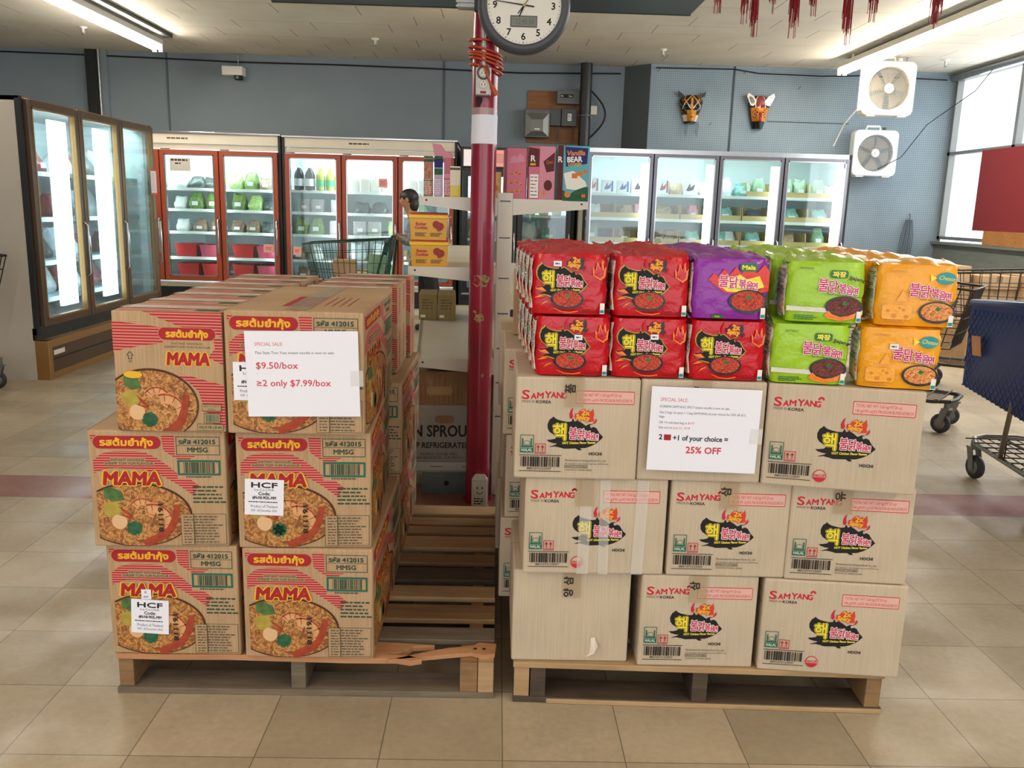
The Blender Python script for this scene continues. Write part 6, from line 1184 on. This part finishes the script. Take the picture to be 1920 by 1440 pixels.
    mb=MB(); mb.tube([(L0-.03,-.27,1.01),(L0-.04,-.2,1.02),(L0-.04,.2,1.02),(L0-.03,.27,1.01)],.016,solid or hm,8); mb.build('handle',t)
    mb=MB()
    for i in range(9): y=-.2+.05*i; mb.cyl((L0+.05,y,.95),(L0+.14,y,.62),.004,wm,4)
    mb.tube([(L0+.05,-.22,.96),(L0+.05,.22,.96)],.010,wm,6); mb.tube([(L0+.14,-.22,.62),(L0+.14,.22,.62)],.006,wm,6); mb.build('child_seat',t)
    for x,y,sw in ((.39,.15,.2),(.39,-.15,-.3),(L0+.11,.22,0),(L0+.11,-.22,0)): caster(t,x,y,hubg,sw)
    return t
cart_blue=mat('cart_blue_plastic','15306e',.35,spec=.5); cart_dark=mat('cart_dark_wire','3a342d',.4,.5); cart_grn=mat('cart_green_wire','1d3a2e',.4,.3); cart_chr=mat('cart_chrome','8e877c',.28,.9); cart_black=mat('cart_black_wire','1d1c1b',.4,.4)
c=cart('blue plastic shopping cart with chrome undercarriage beside the right pallet',(2.63,3.92,0),PI/2-.06,cart_dark,cart_chr,cart_blue)
mb=MB(); mb.b2(-.042,-.0015,-.05,.042,.0015,.05,mat('orange_tag','cf9163',.6)); mb.build('paper_tag',c,(.30,.256,.715),(-.12,.1,0))
cart('dark wire shopping cart between the ramen pallet and the window',(2.61,5.58,0),-.66,cart_dark,cart_dark)
cart('dark wire shopping cart farther back near the window cartons',(3.88,6.65,0),2.6,cart_dark,cart_dark)
cart('dark green wire shopping cart pushed by the shopper by the coolers',(-1.55,9.02,0),PI,cart_grn,cart_grn)
cart('wire shopping cart mostly outside the view beside the tall freezer',(-3.86,5.74,0),.05,cart_black,cart_chr)
mb=MB(); mb.b2(-.09,-.03,0,.09,.03,.20,g_grnp,.01); tag(mb.build('green_vegetable_pack',None,(-1.30,9.02,.62),(0,.1,.2)),'bright green vegetable pack in the shopper\'s cart','pack')
mb=MB(); mb.b2(-.12,-.1,0,.12,.1,.16,card_tan,.006); tag(mb.build('small_carton',None,(-1.62,9.0,.60),(0,0,.1)),'small tan box in the shopper\'s cart','box')

# ---------------------------------------------------------------- shopper leaning on the green cart
skin=mat('skin','b07f62',.55); hairm=mat('black_hair','15110f',.5,var=.3,vscale=60); jacket=mat('grey_patterned_jacket','7d7f80',.8,var=.45,vscale=35); trous=mat('black_trousers','101114',.8); shoe=mat('black_shoes','18181a',.6)
def skinned(name,verts,edges,m,parent,root=0,sub=2):
    me=bpy.data.meshes.new(name); me.from_pydata([v[:3] for v in verts],edges,[]); o=bpy.data.objects.new(name,me); COL.objects.link(o); o.parent=parent
    s=o.modifiers.new('s','SKIN'); s.use_smooth_shade=True; sl=me.skin_vertices[0].data
    for i,v in enumerate(verts):
        r=v[3]; sl[i].radius=r if hasattr(r,'__len__') else (r,r); sl[i].use_root=(i==root)
    u=o.modifiers.new('u','SUBSURF'); u.levels=sub; u.render_levels=sub; me.materials.append(m); return o
# local frame: person faces -x, origin on the floor under the hips
per=thing('person','person in a grey patterned jacket and black trousers leaning on the green cart','person',(-.765,9.13,0))
V=[(0,0,.84,(.13,.15)),(-.05,0,1.0,(.12,.15)),(-.12,0,1.14,(.11,.17)),(-.17,0,1.24,(.055,.055)),(-.20,0,1.30,(.055,.055)),
 (.0,.09,.80,.085),(-.05,.10,.45,.06),(.02,.11,.09,.042),(-.10,.12,.04,.04),
 (.0,-.09,.80,.085),(.06,-.10,.45,.06),(.16,-.11,.10,.042),(.05,-.12,.04,.04),
 (-.13,.17,1.14,.055),(-.16,.22,.95,.045),(-.27,.17,.99,.035),(-.31,.16,1.01,.030),
 (-.13,-.17,1.14,.055),(-.16,-.22,.95,.045),(-.27,-.17,.99,.035),(-.31,-.16,1.01,.030)]
E_=[(0,1),(1,2),(2,3),(3,4),(0,5),(5,6),(6,7),(7,8),(0,9),(9,10),(10,11),(11,12),(2,13),(13,14),(14,15),(15,16),(2,17),(17,18),(18,19),(19,20)]
for s,b in ((1,16),(-1,20)):
    for k in range(4):
        i=len(V); y=s*.16+(k-1.5)*.019; V+= [(-.345,y,1.025-.004*abs(k-1.5),.010),(-.365,y,1.01,.009),(-.360,y,.985,.008)]; E_+=[(b,i),(i,i+1),(i+1,i+2)]
    i=len(V); V+=[(-.315,s*.16-s*.035,1.0,.010),(-.335,s*.16-s*.05,.985,.009)]; E_+=[(b,i),(i,i+1)]
# head joined to the neck
h0=len(V); V+=[(-.215,0,1.36,(.078,.07)),(-.222,0,1.41,(.085,.073)),(-.212,0,1.45,(.06,.055))]; E_+=[(4,h0),(h0,h0+1),(h0+1,h0+2)]
i=len(V); V+=[(-.305,0,1.375,.012)]; E_+=[(h0,i)]
skinned('body',V,E_,skin,per,0,2)
mb=MB()
for s in (-1,1): mb.ball((-.292,s*.030,1.405),(.006,.012,.006),ik_dark,8,6)
mb.build('eyes',per); mb=MB(); mb.ball((-.288,0,1.345),(.008,.024,.005),mat('lips','8e4f45',.5),8,6); mb.build('mouth',per)
for s in (-1,1): mb=MB(); mb.ball((-.215,s*.078,1.385),(.018,.010,.028),skin,8,6); mb.build('ear',per)
mb=MB(); mb.ball((-.200,0,1.415),(.098,.088,.085),hairm,16,10); mb.ball((-.155,0,1.34),(.055,.075,.09),hairm,14,8); mb.build('hair',per)
skinned('jacket',[(.0,0,.82,(.15,.17)),(-.05,0,1.0,(.14,.17)),(-.12,0,1.14,(.13,.18)),(-.165,0,1.225,(.075,.075)),(-.13,.17,1.14,.072),(-.16,.225,.95,.060),(-.265,.172,.988,.048),(-.13,-.17,1.14,.072),(-.16,-.225,.95,.060),(-.265,-.172,.988,.048)],[(0,1),(1,2),(2,3),(2,4),(4,5),(5,6),(2,7),(7,8),(8,9)],jacket,per)
skinned('trousers',[(0,0,.86,(.14,.16)),(.0,.09,.79,.10),(-.05,.10,.45,.078),(.02,.11,.12,.062),(.0,-.09,.79,.10),(.06,-.10,.45,.078),(.155,-.11,.13,.062)],[(0,1),(1,2),(2,3),(0,4),(4,5),(5,6)],trous,per)
for x,y in ((-.03,.115),(.11,-.115)):
    skinned('shoe',[(x+.05,y,.045,.045),(x-.04,y,.04,.042),(x-.12,y,.032,.032)],[(0,1),(1,2)],shoe,per)
